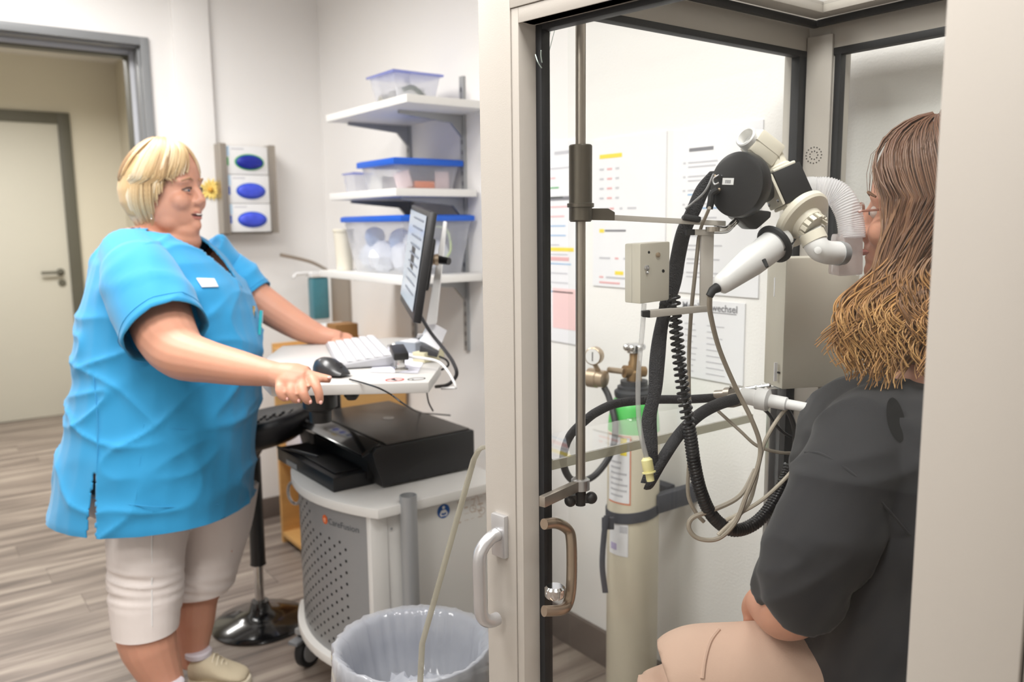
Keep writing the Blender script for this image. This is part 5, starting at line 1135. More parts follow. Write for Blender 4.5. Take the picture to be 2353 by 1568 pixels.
def head_mb(mb, HC, hf, hs, k=1.0, nose=.127, full=0.0):
    R_ = [(.126, .0, -.01, .012), (.117, .045, -.052, .046), (.093, .078, -.086, .066), (.055, .096, -.099, .075), (.018, .0985, -.101, .077), (-.010, .094, -.099, .077), (-.035, .095, -.093, .077+full*.2), (-.06, .096, -.082, .077+full*.5), (-.085, .094, -.068, .074+full*.7), (-.108, .091, -.050, .066+full*.8), (-.126, .084, -.03, .052+full*.7), (-.140, .06, -.015, .035+full*.4)]
    rings = []
    for z, f, b, w_ in R_:
        ring = []
        for i in range(28):
            t = 6.2832*i/28; c, s_ = math.cos(t), math.sin(t); ff = f if c > 0 else -b
            ring.append(HC+hf*ff*k*math.copysign(abs(c)**.86, c)+hs*w_*k*math.copysign(abs(s_)**.9, s_)+UP*z*k)
        rings.append(ring)
    mb.loft(rings)
    def hp(f, s_, z): return HC+hf*f*k+hs*s_*k+UP*z*k
    mb.tube([hp(.090, 0, .004), hp(.104, 0, -.022), hp(.114, 0, -.044), hp(.100, 0, -.060)], [.009*k, .011*k, .0145*k, .010*k], 12)
    for s_ in (-1, 1):
        mb.ball(hp(.103, .013*s_, -.050), .0095*k, 6)
        mb.tube([hp(.086, .012*s_, .012), hp(.089, .035*s_, .016), hp(.074, .056*s_, .008)], [.008*k, .010*k, .008*k], 8)
        mb.ball(hp(.066, .043*s_, -.048), .031*k, 8)
    mb.ball(hp(.086, 0, -.118), .020*k, 8)
    mb.tube([hp(.088, -.026, -.080), hp(.1005, 0, -.076), hp(.088, .026, -.080)], [.006*k, .0085*k, .006*k], 8)
    mb.tube([hp(.086, -.024, -.094), hp(.098, 0, -.096), hp(.086, .024, -.094)], [.006*k, .009*k, .006*k], 8)
    return hp

# ------------------------------------------------------------------ nurse
ND = 2.47
nur = thing('person', 'woman in blue tunic and white capri trousers standing at the cart', 'person', tuple(at(400, 1600, Z=0)))
HC = at(383, 428, d=ND); ty = math.radians(11)
hf = (RV*math.cos(ty)-FH*math.sin(ty)).normalized(); hs = (FH*math.cos(ty)+RV*math.sin(ty)).normalized()
def add_mesh(mb, me):
    mb.add([v.co.copy() for v in me.vertices], [tuple(p.vertices) for p in me.polygons]); bpy.data.meshes.remove(me)
B0 = MB(); hp = head_mb(B0, HC, hf, hs, 1.0, full=.012); B = MB()
B.tube([hp(-.038, 0, -.18), hp(-.042, 0, -.20), at(345, 600, d=ND)], [.08, .086, .12], 24)
for s_ in (-1, 1): B0.ball(hp(.03, s_*.042, -.105), .038, 8)
B0.tube([hp(-.015, 0, -.06), hp(-.028, 0, -.13), hp(-.04, 0, -.19)], [.066, .074, .086], 24)
B0.ball(hp(.035, 0, -.135), .056, 10, (1.1, 1, .7)); B0.ball(hp(.02, 0, -.165), .066, 10, (1.1, 1.1, .7))
add_mesh(B, remesh(B0, .0042, 9))
body_rings = [(545, 285, 440, 2.48, .12), (580, 240, 480, 2.475, .18), (630, 215, 530, 2.465, .21), (700, 196, 570, 2.46, .225), (780, 184, 584, 2.46, .23), (870, 180, 586, 2.46, .235), (960, 172, 582, 2.46, .24), (1060, 195, 560, 2.46, .225), (1130, 225, 550, 2.47, .2), (1165, 245, 540, 2.47, .17)]
B.loft([hr(y, a+34, b-26, dc_, hd_*.90) for y, a, b, dc_, hd_ in body_rings])
tubepx(B, [(300, 590, 2.36), (330, 640, 2.29), (360, 710, 2.22), (385, 775, 2.16), (420, 815, 2.10), (480, 832, 2.05), (550, 846, 1.99), (610, 857, 1.945), (640, 862, 1.925)], [.075, .09, .086, .078, .066, .053, .043, .032, .029])
tubepx(B, [(470, 590, 2.62), (520, 630, 2.66), (575, 675, 2.665), (630, 715, 2.675), (690, 752, 2.685), (735, 771, 2.69), (757, 776, 2.69)], [.055, .060, .058, .054, .046, .034, .030])
# legs
tubepx(B, [(345, 1130, 2.40), (338, 1250, 2.385), (334, 1340, 2.375), (334, 1440, 2.37), (345, 1490, 2.372), (368, 1545, 2.38), (388, 1590, 2.385), (392, 1620, 2.385)], [.125, .105, .088, .083, .077, .061, .046, .044])
tubepx(B, [(500, 1120, 2.58), (492, 1230, 2.57), (470, 1310, 2.555), (452, 1370, 2.55), (447, 1430, 2.545), (445, 1490, 2.545), (447, 1530, 2.545)], [.115, .10, .085, .066, .060, .044, .040])
# near (right) hand: palm on the table, fingers over the edge, thumb along the top
def hand_tube(pts, rad): tubepx(B, pts, rad, 12, 3)
tubepx(B, [(632, 860, 1.93), (655, 866, 1.915), (680, 870, 1.905), (708, 872, 1.90)], [.028, .034, .036, .030], 16, 3)
tubepx(B, [(650, 870, 1.915), (668, 878, 1.895), (690, 880, 1.89)], [.026, .030, .026], 14, 3)
fing = [((648, 872, 1.90), (643, 892, 1.872), (647, 909, 1.870), (659, 918, 1.876)), ((672, 872, 1.893), (669, 896, 1.864), (674, 913, 1.864), (685, 922, 1.872)), ((696, 872, 1.89), (696, 898, 1.860), (702, 915, 1.860), (711, 925, 1.870)), ((718, 868, 1.888), (726, 886, 1.862), (733, 906, 1.860), (735, 926, 1.868))]
for q in fing: hand_tube(q, [.0125, .0112, .0105, .0088])
hand_tube([(672, 856, 1.91), (705, 862, 1.893), (733, 868, 1.888), (760, 872, 1.885)], [.016, .0135, .0115, .0090])
# far (left) hand lying on the table beside the keyboard
tubepx(B, [(748, 776, 2.69), (768, 778, 2.69), (785, 779, 2.69)], [.030, .030, .024], 14, 3)
for q in (((778, 773, 2.70), (795, 772, 2.705), (808, 777, 2.70)), ((780, 778, 2.69), (800, 779, 2.695), (813, 783, 2.69)), ((780, 783, 2.68), (799, 785, 2.68), (811, 788, 2.675)), ((776, 787, 2.66), (792, 789, 2.66), (803, 790, 2.655)), ((765, 786, 2.655), (780, 792, 2.64), (792, 793, 2.635))):
    tubepx(B, q, [.0125, .011, .009], 10, 3)
me = remesh(B, .0038, 2)
body = link('body', me, M_skin, nur, 3.0); bvb = bvh_of(me)
M_lip = mat('rose_lips', (186, 116, 104), .4); M_mouth = mat('dark_mouth', (78, 36, 34), .6); M_teeth = mat('teeth', (236, 230, 220), .3); M_eye = mat('eye_white', (204, 190, 182), .25); M_iris = mat('blue_grey_iris', (70, 84, 96), .15); M_lash = mat('dark_lash', (70, 52, 44), .6); M_brow = mat('light_brow', (176, 136, 104), .7)
for s_ in (-1, 1):
    ec_ = hp(.083, .032*s_, -.0155)
    e_ = MB().ball(ec_, .0125, 8, (1, 1, .30)).build('eye', M_eye, body); d_ = (hf*.95+hs*s_*.25).normalized()
    MB().lathe(ec_+d_*.0112, d_, [(.0042, 0), (.0040, .0012), (.001, .0017)], 14).build('iris', M_iris, e_)
    MB().tube([hp(.089, .014*s_, -.013), hp(.0965, .026*s_, -.007), hp(.0925, .040*s_, -.008), hp(.081, .051*s_, -.014)], [.0016, .0026, .0026, .0016], 6).build('upper_lid', M_lash, body)
    MB().tube([hp(.090, .016*s_, -.020), hp(.0955, .028*s_, -.0225), hp(.090, .042*s_, -.021)], [.0015, .002, .0015], 6).build('lower_lid', mat('lid_skin', (206, 150, 128), .5), body)
    MB().tube([hp(.098, .016*s_, .016), hp(.0985, .034*s_, .021), hp(.083, .054*s_, .012)], [.002, .0032, .0018], 6).build('eyebrow', M_brow, body)
mo = MB().tube([hp(0.0840, -.031, -.083), hp(0.0965, -.016, -.087), hp(0.1000, 0, -.088), hp(0.0965, .016, -.087), hp(0.0840, .031, -.083)], [.0015, .005, .0055, .005, .0015], 8).build('mouth', M_mouth, body)
MB().tube([hp(0.0910, -.022, -.083), hp(0.1010, -.010, -.0855), hp(0.1025, 0, -.086), hp(0.1010, .010, -.0855), hp(0.0910, .022, -.083)], .0026, 6).build('teeth', M_teeth, mo)
MB().tube([hp(0.0830, -.032, -.081), hp(0.0985, -.013, -.0785), hp(0.1020, 0, -.0795), hp(0.0985, .013, -.0785), hp(0.0830, .032, -.081)], [.001, .0032, .0036, .0032, .001], 8).build('upper_lip', M_lip, mo)
MB().tube([hp(0.0830, -.030, -.086), hp(0.0980, -.013, -.0955), hp(0.1010, 0, -.097), hp(0.0980, .013, -.0955), hp(0.0830, .030, -.086)], [.001, .0042, .0048, .0042, .001], 8).build('lower_lip', M_lip, mo)
e0 = at(348, 492, d=2.385); tag_ = MB().tube([e0, e0-UP*.012], .0016, 6).ball(e0-UP*.014, .0028, 5).build('earring', M_chrome, body)
# nails
for q in fing:
    p = at(q[3][0]+2, q[3][1]-1, d=q[3][2]-.0085); MB().ball(p, .0048, 5, (.9, .9, 1.1)).build('fingernail', mat('pale_nail', (232, 178, 168), .25), body)
p = at(757, 868, d=1.877); MB().ball(p, .0055, 5, (1.2, 1, .7)).build('fingernail', MATS['pale_nail'], body)
# ---- tunic
T = MB()
tr = [(520, 298, 428, 2.485, .09), (536, 268, 452, 2.48, .14), (560, 240, 484, 2.47, .195), (600, 214, 526, 2.46, .228), (650, 195, 564, 2.46, .243), (710, 181, 593, 2.46, .252), (780, 169, 603, 2.46, .258), (860, 167, 605, 2.46, .262), (940, 154, 602, 2.46, .268), (1020, 139, 598, 2.46, .273), (1090, 126, 594, 2.46, .278), (1148, 117, 590, 2.46, .280)]
tr = [(y, (a+b)/2-(b-a)/2*.955+20, (a+b)/2+(b-a)/2*.955-9, dc_, hd_) for y, a, b, dc_, hd_ in tr]+[(1185, 146, 574, 2.46, .27)]
T.loft([hr(*r) for r in tr])
SLV = [([(292, 580, 2.37), (318, 628, 2.28), (348, 695, 2.21), (384, 764, 2.155), (398, 792, 2.14)], [.085, .101, .108, .106, .106]), ([(470, 588, 2.62), (520, 628, 2.665), (555, 660, 2.668), (583, 686, 2.67), (600, 702, 2.67)], [.085, .080, .076, .072, .072])]
for q_, r_2 in SLV: tubepx(T, q_[:3], [r-.006 for r in r_2[:3]], 24, 4)
def fold(p):
    q = p; u = q.dot(RV); v_ = q.dot(FH); z = q.z
    a = noise.noise(V(u*3.0+z*2.4, v_*4.0, z*9.0-u*5.0)); b = noise.noise(V(u*9+7, v_*9, z*7))
    c2 = noise.noise(V(u*2.0-z*3.0+9, v_*3, z*5+u*3)); r = 1-abs(a); r2 = 1-abs(c2); return .010*(r**7)+.009*(r2**8)-.003+.004*b
tm = remesh(T, .0070, 2, disp=fold)
# cut the V-neck and the side slit
zap = at(532, 668, d=2.47).z; ap = at(532, 668, d=2.47); v0 = ap.dot(FH)-.0; u0 = at(372, 540, d=ND).dot(RV)
bm = bmesh.new(); bm.from_mesh(tm); kill = []
for v_ in bm.verts:
    q = v_.co; dz = q.z-zap; vv_ = q.dot(FH)-v0; uu = q.dot(RV)
    if dz > 0 and uu > u0 and -.09-(.0) < vv_ < .09 and -0.43*dz < vv_ < .43*dz: kill.append(v_); continue
    if q.z > at(345, 523, d=ND).z: kill.append(v_); continue
    w_ = q-CP; zc_2 = w_.dot(FW); px = 1176.5+FPX*w_.dot(R2)/zc_2; py = 784+FPX*w_.dot(D2)/zc_2
    if vv_ < -.05 and py > 1088 and abs(px-(217-(py-1088)*.06)) < .6+(py-1088)*.055: kill.append(v_)
bmesh.ops.delete(bm, geom=kill, context='VERTS')
def cut(bm_, co, no, near=None, rad=9):
    g = [f for f in bm_.faces if near is None or (f.calc_center_median()-near).length < rad]
    es = {e for f in g for e in f.edges}; vs2 = {v for f in g for v in f.verts}
    bmesh.ops.bisect_plane(bm_, geom=list(vs2)+list(es)+g, plane_co=co, plane_no=no, clear_outer=True)
hz_ = at(360, 1158, d=2.46).z
cut(bm, V(0, 0, hz_), -UP)
bm.to_mesh(tm); bm.free()
M_tunic = mat('turquoise_cotton', (38, 146, 200), .8, var=.05, vs=10, bump=.15, bs=600, sheen=.2)
tun = link('tunic', tm, M_tunic, nur, 3.0); sol = tun.modifiers.new('thickness', 'SOLIDIFY'); sol.thickness = .004; sol.offset = -1
bvt = bvh_of(tm)
for q_, r_2 in SLV:
    q_ = q_[:-1]; P = cr([at(*p[:2], d=p[2]) for p in q_], 8); R = []
    for i in range(len(q_)-1): R += [r_2[i]+(r_2[i+1]-r_2[i])*k/8 for k in range(8)]
    R.append(r_2[len(q_)-1]); a0 = 7; n = 40; rings = []; u = None
    for i in range(a0, len(P)):
        d_ = (P[min(i+1, len(P)-1)]-P[i-1]).normalized()
        if u is None: u, _ = basis(d_)
        u = (u-d_*u.dot(d_)).normalized(); w2 = d_.cross(u); ring = []
        for k in range(n):
            dr = u*math.cos(6.2832*k/n)+w2*math.sin(6.2832*k/n); p = P[i]+dr*R[i]; wt = min(1, (i-a0)/5)
            ring.append(p+dr*((fold(p*1.0)*.8+.004)*wt-.004*(1-wt)))
        rings.append(ring)
    sl_ = MB().loft(rings, False).build('sleeve', M_tunic, tun, smooth=3.0); so_ = sl_.modifiers.new('thickness', 'SOLIDIFY'); so_.thickness = .004; so_.offset = -1
    MB().tube([p+(p-P[-3])*.0 for p in rings[-3]]+[rings[-3][0]], .0016, 6, cap=False).build('sleeve_stitching', M_tunic, sl_)
# collar band along the V-neck
def edge_pts(sgn):
    out = []
    for i in range(13):
        z = zap+(.225)*i/12; vv_ = v0+sgn*.44*(z-zap); o_ = RV*(u0+.6)+FH*vv_+UP*z
        h = bvt.ray_cast(o_, -RV)
        if h[0] and h[0].dot(RV) > u0-.02: out.append(h[0]+RV*.001)
    return out
for s_ in (-1, 1):
    ep = edge_pts(s_)
    if len(ep) > 3: MB().tube(ep, .0075, 8, flat=(FH, .6)).build('collar_band', M_tunic, tun)
# dark undershirt in the V
ep = []
for i in range(7):
    z = zap+.004+.075*i/6
    o_ = RV*(u0+.6)+UP*z
    row = [bvb.ray_cast(o_+FH*(v0+t*.40*(z-zap)), -RV)[0] for t in (-1, 0, 1)]
    ep.append([r+RV*.006 for r in row])
mb = MB()
for i in range(6):
    for k in range(2): mb.quad(ep[i][k], ep[i][k+1], ep[i+1][k+1], ep[i+1][k])
mb.build('undershirt', mat('navy_undershirt', (28, 44, 84), .8), tun, smooth=2)
# name badge, hem stitching, pocket, seam
bp_ = [hit(bvt, *q) for q in ((449, 642), (490, 643), (500, 662), (462, 663))]
if all(h[0] for h in bp_):
    nn_ = sum((h[1] for h in bp_), V(0, 0, 0)).normalized(); MB().hull8([h[0]+nn_*.004 for h in bp_], nn_*.003).build('name_badge', M_whitepl, tun, bevel=.001)
    g = bp_; c1 = [g[0][0].lerp(g[3][0], .35), g[1][0].lerp(g[2][0], .35), g[1][0].lerp(g[2][0], .5), g[0][0].lerp(g[3][0], .5)]
    cc2 = sum(c1, V(0, 0, 0))/4; MB().hull8([cc2+(p-cc2)*.6+nn_*.0074 for p in c1], nn_*.0002).build('badge_print', M_ink, tun)
def seam(pts, nm, r=.0013):
    P = [hit(bvt, *p)[0] for p in pts]; P = [p for p in P if p]
    if len(P) > 2: MB().tube(cr(P, 4), r, 6).build(nm, M_tunic, tun)
seam([(214, 860), (222, 940), (224, 1020), (222, 1085)], 'side_seam'); seam([(330, 975), (400, 985), (480, 990)], 'pocket_edge'); seam([(330, 975), (322, 1060), (312, 1150)], 'pocket_edge'); seam([(252, 600), (262, 680), (290, 770)], 'armhole_seam', .0016)
seam([(130, 1128), (210, 1146), (300, 1160), (400, 1166), (500, 1160), (575, 1132)], 'hem_fold')
hc_ = [at(*q) if False else hit(bvt, *q)[0] for q in ((303, 790), (350, 775), (400, 752), (450, 728))]
# pens in the breast pocket
for k, (px, py, py2, m, lb) in enumerate(((583, 704, 760, mat('gold_pen', (196, 160, 90), .3, .7), 'gold-coloured pen clipped in the tunic pocket'), (600, 714, 770, mat('teal_pen', (40, 168, 176), .35), 'teal pen clipped in the tunic pocket'))):
    a_ = at(px, py, d=2.50); b_ = at(px-4, py2, d=2.49)
    o = tag(MB().tube([a_, b_], .0048, 10).build('pen', m), lb, 'pen'); MB().tube([a_+RV*.005, a_.lerp(b_, .5)+RV*.006], .0016, 6).build('clip', M_chrome, o)
# ---- trousers
Pn = MB()
tubepx(Pn, [(345, 1120, 2.405), (341, 1200, 2.395), (337, 1270, 2.385), (335, 1340, 2.378), (334, 1395, 2.373), (335, 1446, 2.372), (336, 1470, 2.372)], [.135, .118, .106, .097, .096, .091, .090], 28, 5)
tubepx(Pn, [(500, 1110, 2.58), (496, 1190, 2.575), (486, 1250, 2.57), (471, 1310, 2.56), (456, 1356, 2.553), (450, 1378, 2.55)], [.125, .112, .102, .092, .085, .083], 28, 5)
Pn.loft([hr(1090, 190, 560, 2.47, .2), hr(1150, 215, 570, 2.47, .2)])
def fold2(p):
    w_ = p-CP; zz = w_.dot(FW); py = 784+FPX*w_.dot(D2)/zz; px = 1176.5+FPX*w_.dot(R2)/zz
    k = math.exp(-((py-1350)/45)**2); a = noise.noise(V(p.x*5, p.y*5, p.z*34+px*.006)); return .010*k*(1-abs(a)*2)+.002*noise.noise(V(p.x*12, p.y*12, p.z*9))
pm_ = remesh(Pn, .0060, 2, disp=fold2)
bm = bmesh.new(); bm.from_mesh(pm_); c1_ = at(335, 1446, d=2.372); c2_ = at(456, 1356, d=2.553)
cut(bm, c1_, -UP, c1_, .16); cut(bm, c2_, -UP, c2_-UP*.03, .115); bm.to_mesh(pm_); bm.free()
M_pants = mat('white_stretch_cotton', (226, 217, 213), .75, var=.02, bump=.1, bs=500)
pan = link('trousers', pm_, M_pants, nur, 3.0); bvp = bvh_of(pm_)
P = [hit(bvp, *q)[0] for q in ((349, 1185), (349, 1260), (349, 1330), (349, 1400), (350, 1440))]; P = [p for p in P if p]
if len(P) > 2: MB().tube(cr(P, 4), .0018, 6).build('side_seam', M_whitepl, pan)
# ---- trainers
M_knit = mat('cream_knit', (210, 197, 170), .8, bump=.5, bs=260, var=.04); M_sole = mat('cream_sole', (236, 226, 204), .6)
def shoe(heel, toe, w_):
    hx_ = V(heel.x, heel.y, 0); tx_2 = V(toe.x, toe.y, 0); L = (tx_2-hx_); l = L.length; f = L.normalized(); s_ = V(-f.y, f.x, 0)
    def ring(t, hw, z0, z1, pw_=1.0, n=20):
        c = hx_+f*l*t; return [c+s_*hw*math.cos(6.2832*k/n)+UP*(z0+(z1-z0)*(.5+.5*math.sin(6.2832*k/n))) for k in range(n)]
    up = MB().loft([ring(0.0, .018, .03, .075), ring(.03, .032, .022, .095), ring(.14, .038, .02, .108), ring(.30, .040, .02, .112), ring(.42, .042, .02, .100), ring(.58, .046, .02, .078), ring(.75, .047, .02, .062), ring(.90, .040, .02, .050), ring(.98, .022, .022, .040)])
    u_ = link('shoe_upper', remesh(up, .005, 3), M_knit, nur, 3.0)
    so = []
    for i in range(28):
        t = 6.2832*i/28; a = .5-.5*math.cos(t); hw = .044*(.78+.30*math.sin(a*2.6))*math.sqrt(max(0, 1-(2*a-1)**4))
        so.append(hx_+f*l*(a*1.06-.03)+s_*hw*(1 if math.sin(t) > 0 else -1)+UP*.001)
    MB().hull8(so, UP*.026).build('shoe_sole', M_sole, u_, bevel=.006)
    for k in range(5):
        c = hx_+f*l*(.44+.065*k)+UP*(.101-.0095*k*1.05-.0); MB().tube([c-s_*.026-UP*.012, c+UP*.003, c+s_*.026-UP*.012], .0025, 6).build('lace', M_sole, u_)
    MB().lathe(hx_+f*l*.17+UP*.098, UP, [(.036, 0), (.040, .004), (.040, .016), (.035, .02)], 20).build('sock_cuff', mat('pale_lilac_sock', (214, 208, 216), .8), u_)
fh_ = at(437, 1558, d=2.535); ft_ = at(572, 1545, d=2.535); shoe(V(fh_.x, fh_.y, 0), V(ft_.x, ft_.y, 0), 1)
nh = at(372, 1640, d=2.37); nt_ = at(512, 1660, d=2.33); shoe(V(nh.x, nh.y, 0), V(nt_.x, nt_.y, 0), 1)
# ---- blond bob
random.seed(11)
HM = MB()
def hsurf(th_, ph, off):      # th from crown, ph azimuth from the face (0) round the near side (negative side axis)
    f = math.sin(th_)*math.cos(ph); s_ = math.sin(th_)*math.sin(ph)
    return HC+hf*(.098*f-.010)*(1+off/.1)+hs*(-.079*s_)*(1+off/.08)+UP*(.122*math.cos(th_))*(1+off/.12)
def lerp_tab(x, tab):
    for (a, b), (c, d) in zip(tab, tab[1:]):
        if x <= c: return b+(d-b)*(x-a)/(c-a)
    return tab[-1][1]
ZT = [(0, .040), (.45, .034), (.85, .022), (1.1, -.004), (1.3, -.05), (1.45, -.105), (3.2, -.108)]
def thlim(ph): z = max(0.0, lerp_tab(abs(ph), ZT)); return math.acos(min(1, z/.122))
rings = []
for q in (.04, .25, .5, .75, .95):
    rings.append([hsurf(q*thlim((6.2832*i/40+math.pi) % 6.2832-math.pi), 6.2832*i/40, .012) for i in range(40)])
HM.loft(rings)
# back and side volume down to the bob line
for zz, r0 in ((.0, 0),):
    bk_ = []
    for z, fo, w_, c in ((.09, .085, .082, -.02), (.04, .100, .098, -.035), (-.01, .100, .102, -.045), (-.05, .090, .099, -.048), (-.085, .072, .088, -.045), (-.105, .055, .072, -.04)):
        bk_.append([HC+hf*(c+fo*math.cos(6.2832*i/28)*(1.0 if math.cos(6.2832*i/28) < 0 else .62))+hs*w_*math.sin(6.2832*i/28)+UP*z for i in range(28)])
    HM.loft(bk_)
hmesh = remesh(HM, .006, 3); at_ = hmesh.color_attributes.new('strand', 'FLOAT_COLOR', 'POINT'); at_.data.foreach_set('color', [c for _ in hmesh.vertices for c in (.35, .35, .35, 1)])
M_blond = hair_mat('blond_hair', [(0, (140, 108, 76)), (.3, (196, 164, 118)), (.6, (218, 194, 152)), (1, (236, 224, 200))])
hr_ = link('hair', hmesh, M_blond, nur, 3.0)
data = []
for k in range(900):
    cl = random.Random(k % 70)
    ph = (cl.uniform(0.0, 3.2)+random.gauss(0, .06)); ph *= 1 if (k % 70) < 56 else -1
    base = cl.uniform(.15, .8)+random.uniform(-.12, .12); zend = lerp_tab(abs(ph), ZT)+random.uniform(-.014, .010); n = 20; tw = cl.uniform(-.12, .12); lift = cl.uniform(.010, .024)
    pts = []; tone = []; rad = []; sweep = .38*max(0, 1-abs(ph)/1.3)
    for i in range(n):
        t = i/(n-1); zt3 = .118-(.118-zend)*(t**1.25)
        if zt3 > .012:
            th_ = math.acos(min(1, zt3/.122)); p = hsurf(max(.06, th_), ph*(.55+.45*t)+math.copysign(sweep*t*t, ph)+tw*t, lift+.008*math.sin(t*3.1))
        else:
            q = (.012-zt3)/.12; bulge = lift+.010*math.sin(min(1, q)*3.1)-.026*q*q
            f = math.cos(ph+tw*t); s_ = math.sin(ph+tw*t); p = HC+hf*((.098+bulge)*f*(1-.08*q)-.011-.008*q)-hs*(.079+bulge)*s_+UP*zt3
        pts.append(p); tone.append(max(0, min(1, base+.2*math.sin(t*4+k % 70)-.35*max(0, 1-t/.12)))); rad.append(.0024*(1-.6*t*t))
    data.append((pts, rad, tone))
strands('hair_strands', data, M_blond, hr_)

# ------------------------------------------------------------------ patient
PDp = 1.37
pat = thing('person', 'seated patient with long wavy hair, black sweatshirt and beige trousers', 'person', tuple(at(2050, 1900, d=1.4)))
PC = at(2138, 470, d=PDp); pf_ = (-RV*.86+FH*.51).normalized(); ps = (FH*.86+RV*.51).normalized()   # ps points away from the camera
Bq = MB(); pp_ = head_mb(Bq, PC, pf_, ps, .94, full=.0)
Bq.tube([pp_(-.015, 0, -.06), pp_(-.03, 0, -.14), pp_(-.05, 0, -.22), at(2100, 1000, d=1.36)], [.055, .055, .065, .09], 20)
Bq.loft([hr(*r) for r in ((910, 2000, 2250, 1.36, .09), (1000, 1920, 2280, 1.36, .12), (1200, 1905, 2280, 1.36, .125), (1450, 1900, 2280, 1.36, .13), (1620, 1910, 2280, 1.36, .13))])
tubepx(Bq, [(2020, 990, 1.32), (1960, 1120, 1.265), (1875, 1260, 1.235), (1838, 1340, 1.23), (1832, 1395, 1.245), (1800, 1412, 1.29), (1770, 1400, 1.36), (1752, 1385, 1.42)], [.045, .048, .048, .046, .044, .040, .033, .028])
tubepx(Bq, [(2050, 1560, 1.36), (1850, 1560, 1.38), (1700, 1562, 1.40), (1600, 1568, 1.415)], [.095, .085, .066, .045]); tubepx(Bq, [(1610, 1578, 1.415), (1580, 1700, 1.42), (1565, 1900, 1.43)], [.045, .050, .045])
tubepx(Bq, [(2080, 1540, 1.50), (1880, 1540, 1.53), (1700, 1538, 1.545)], [.09, .08, .066]); tubepx(Bq, [(1700, 1540, 1.545), (1695, 1700, 1.55), (1695, 1840, 1.56)], [.064, .055, .042])
# hands resting on the far thigh
tubepx(Bq, [(1752, 1385, 1.42), (1745, 1400, 1.46), (1742, 1420, 1.49)], [.030, .032, .026], 14, 3)
for k in range(4): tubepx(Bq, [(1746-k*6, 1418, 1.48-.012*k), (1732-k*5, 1440, 1.49-.012*k), (1726-k*4, 1452, 1.49-.012*k)], [.0105, .0098, .0085], 10, 3)
tubepx(Bq, [(1752, 1400, 1.44), (1730, 1418, 1.44), (1722, 1430, 1.44)], [.012, .0105, .009], 10, 3)
pme = remesh(Bq, .0055, 3); pbody = link('body', pme, M_skin, pat, 3.0)
for s_ in (-1, 1):
    ec_ = pp_(.083, .031*s_, -.012); e_ = MB().ball(ec_, .012, 8).build('eye', M_eye, pbody)
    MB().lathe(ec_+pf_*.0112, pf_, [(.0055, 0), (.005, .0012), (.001, .0016)], 12).build('iris', M_iris, e_)
    MB().tube([pp_(.098, .016*s_, .018), pp_(.0985, .034*s_, .023), pp_(.083, .054*s_, .014)], [.002, .003, .0016], 6).build('eyebrow', mat('brown_brow', (110, 78, 56), .7), pbody)
MB().tube([pp_(.090, -.024, -.083), pp_(.106, 0, -.085), pp_(.090, .024, -.083)], [.002, .006, .002], 8).build('lips', M_lip, pbody)
# glasses
M_spec = clear_mat('rose_acetate', (.85, .68, .62), milk=.55, milkcol=(186, 140, 124)); gl = None
gcs = []
for s_ in (-1, 1):
    c = pp_(.118, .034*s_, -.020); ring = []
    for i in range(25):
        t = 6.2832*i/24; a, b = math.cos(t), math.sin(t)
        ring.append(c+ps*.027*math.copysign(abs(a)**.6, a)+UP*.0235*math.copysign(abs(b)**.6, b)-pf_*.006*abs(a)*0)
    g_ = MB().tube(ring, .0026, 8, cap=False).build('glasses_rim', M_spec, pbody)
    MB().add([p for p in ring[:-1]], [tuple(range(24))]).build('lens', M_glass, g_, smooth=0)
    MB().tube([c+ps*.028*s_+UP*.008, pp_(.07, .074*s_, -.008), pp_(-.01, .080*s_, -.012)], .0024, 6).build('temple', M_spec, g_)
MB().tube([pp_(.118, -.008, -.012), pp_(.121, 0, -.008), pp_(.118, .008, -.012)], .002, 6).build('glasses_bridge', M_spec, pbody)
# sweatshirt
S = MB(); S.loft([hr(*r) for r in ((868, 1985, 2240, 1.36, .085), (885, 1930, 2275, 1.355, .12), (925, 1885, 2300, 1.35, .152), (1000, 1853, 2310, 1.35, .17), (1100, 1842, 2310, 1.35, .175), (1200, 1848, 2310, 1.35, .178), (1320, 1850, 2310, 1.35, .182), (1450, 1850, 2310, 1.35, .186), (1570, 1872, 2310, 1.35, .188), (1640, 1885, 2310, 1.35, .185))])
tubepx(S, [(2030, 930, 1.33), (1995, 985, 1.295), (1955, 1085, 1.255), (1912, 1190, 1.235), (1866, 1285, 1.225), (1850, 1345, 1.225), (1855, 1405, 1.245)], [.045, .070, .074, .074, .070, .064, .052], 24, 5)
tubepx(S, [(1850, 1300, 1.235), (1812, 1325, 1.265), (1795, 1345, 1.30)], [.056, .050, .044], 18, 4)
def fold3(p):
    a = noise.noise(V(p.x*4+p.z*5, p.y*4, p.z*7-p.x*4)); b = noise.noise(V(p.x*7-p.z*6+3, p.y*6, p.z*5)); return .009*(1-abs(a))**6+.007*(1-abs(b))**6-.003
sme = remesh(S, .0065, 4, disp=fold3); M_swt = mat('black_jersey', (42, 42, 45), .9, var=.06, vs=40, bump=.05, bs=900, sheen=.1)
sw = link('sweatshirt', sme, M_swt, pat, 3.0); bvs = bvh_of(sme)
ctr2 = hit(bvs, 2058, 965)
if ctr2[0]:
    nn_ = ctr2[1]; u2 = (UP-nn_*nn_.dot(UP)).normalized(); w2 = nn_.cross(u2)
    MB().add([p+nn_*.0012 for p in ell(ctr2[0], w2*.013, u2*.034, 20)], [tuple(range(20))]).build('fold_shadow', mat('fold_shadow_black', (14, 14, 15), .9), sw, smooth=0, label='oval jet black fold shadow painted on the back')  # shadow of a sweatshirt fold, painted as a black oval
P = [hit(bvs, *q)[0] for q in ((1850, 1040), (1890, 1045), (1960, 1090), (2030, 1160), (2090, 1230))]; P = [p for p in P if p]
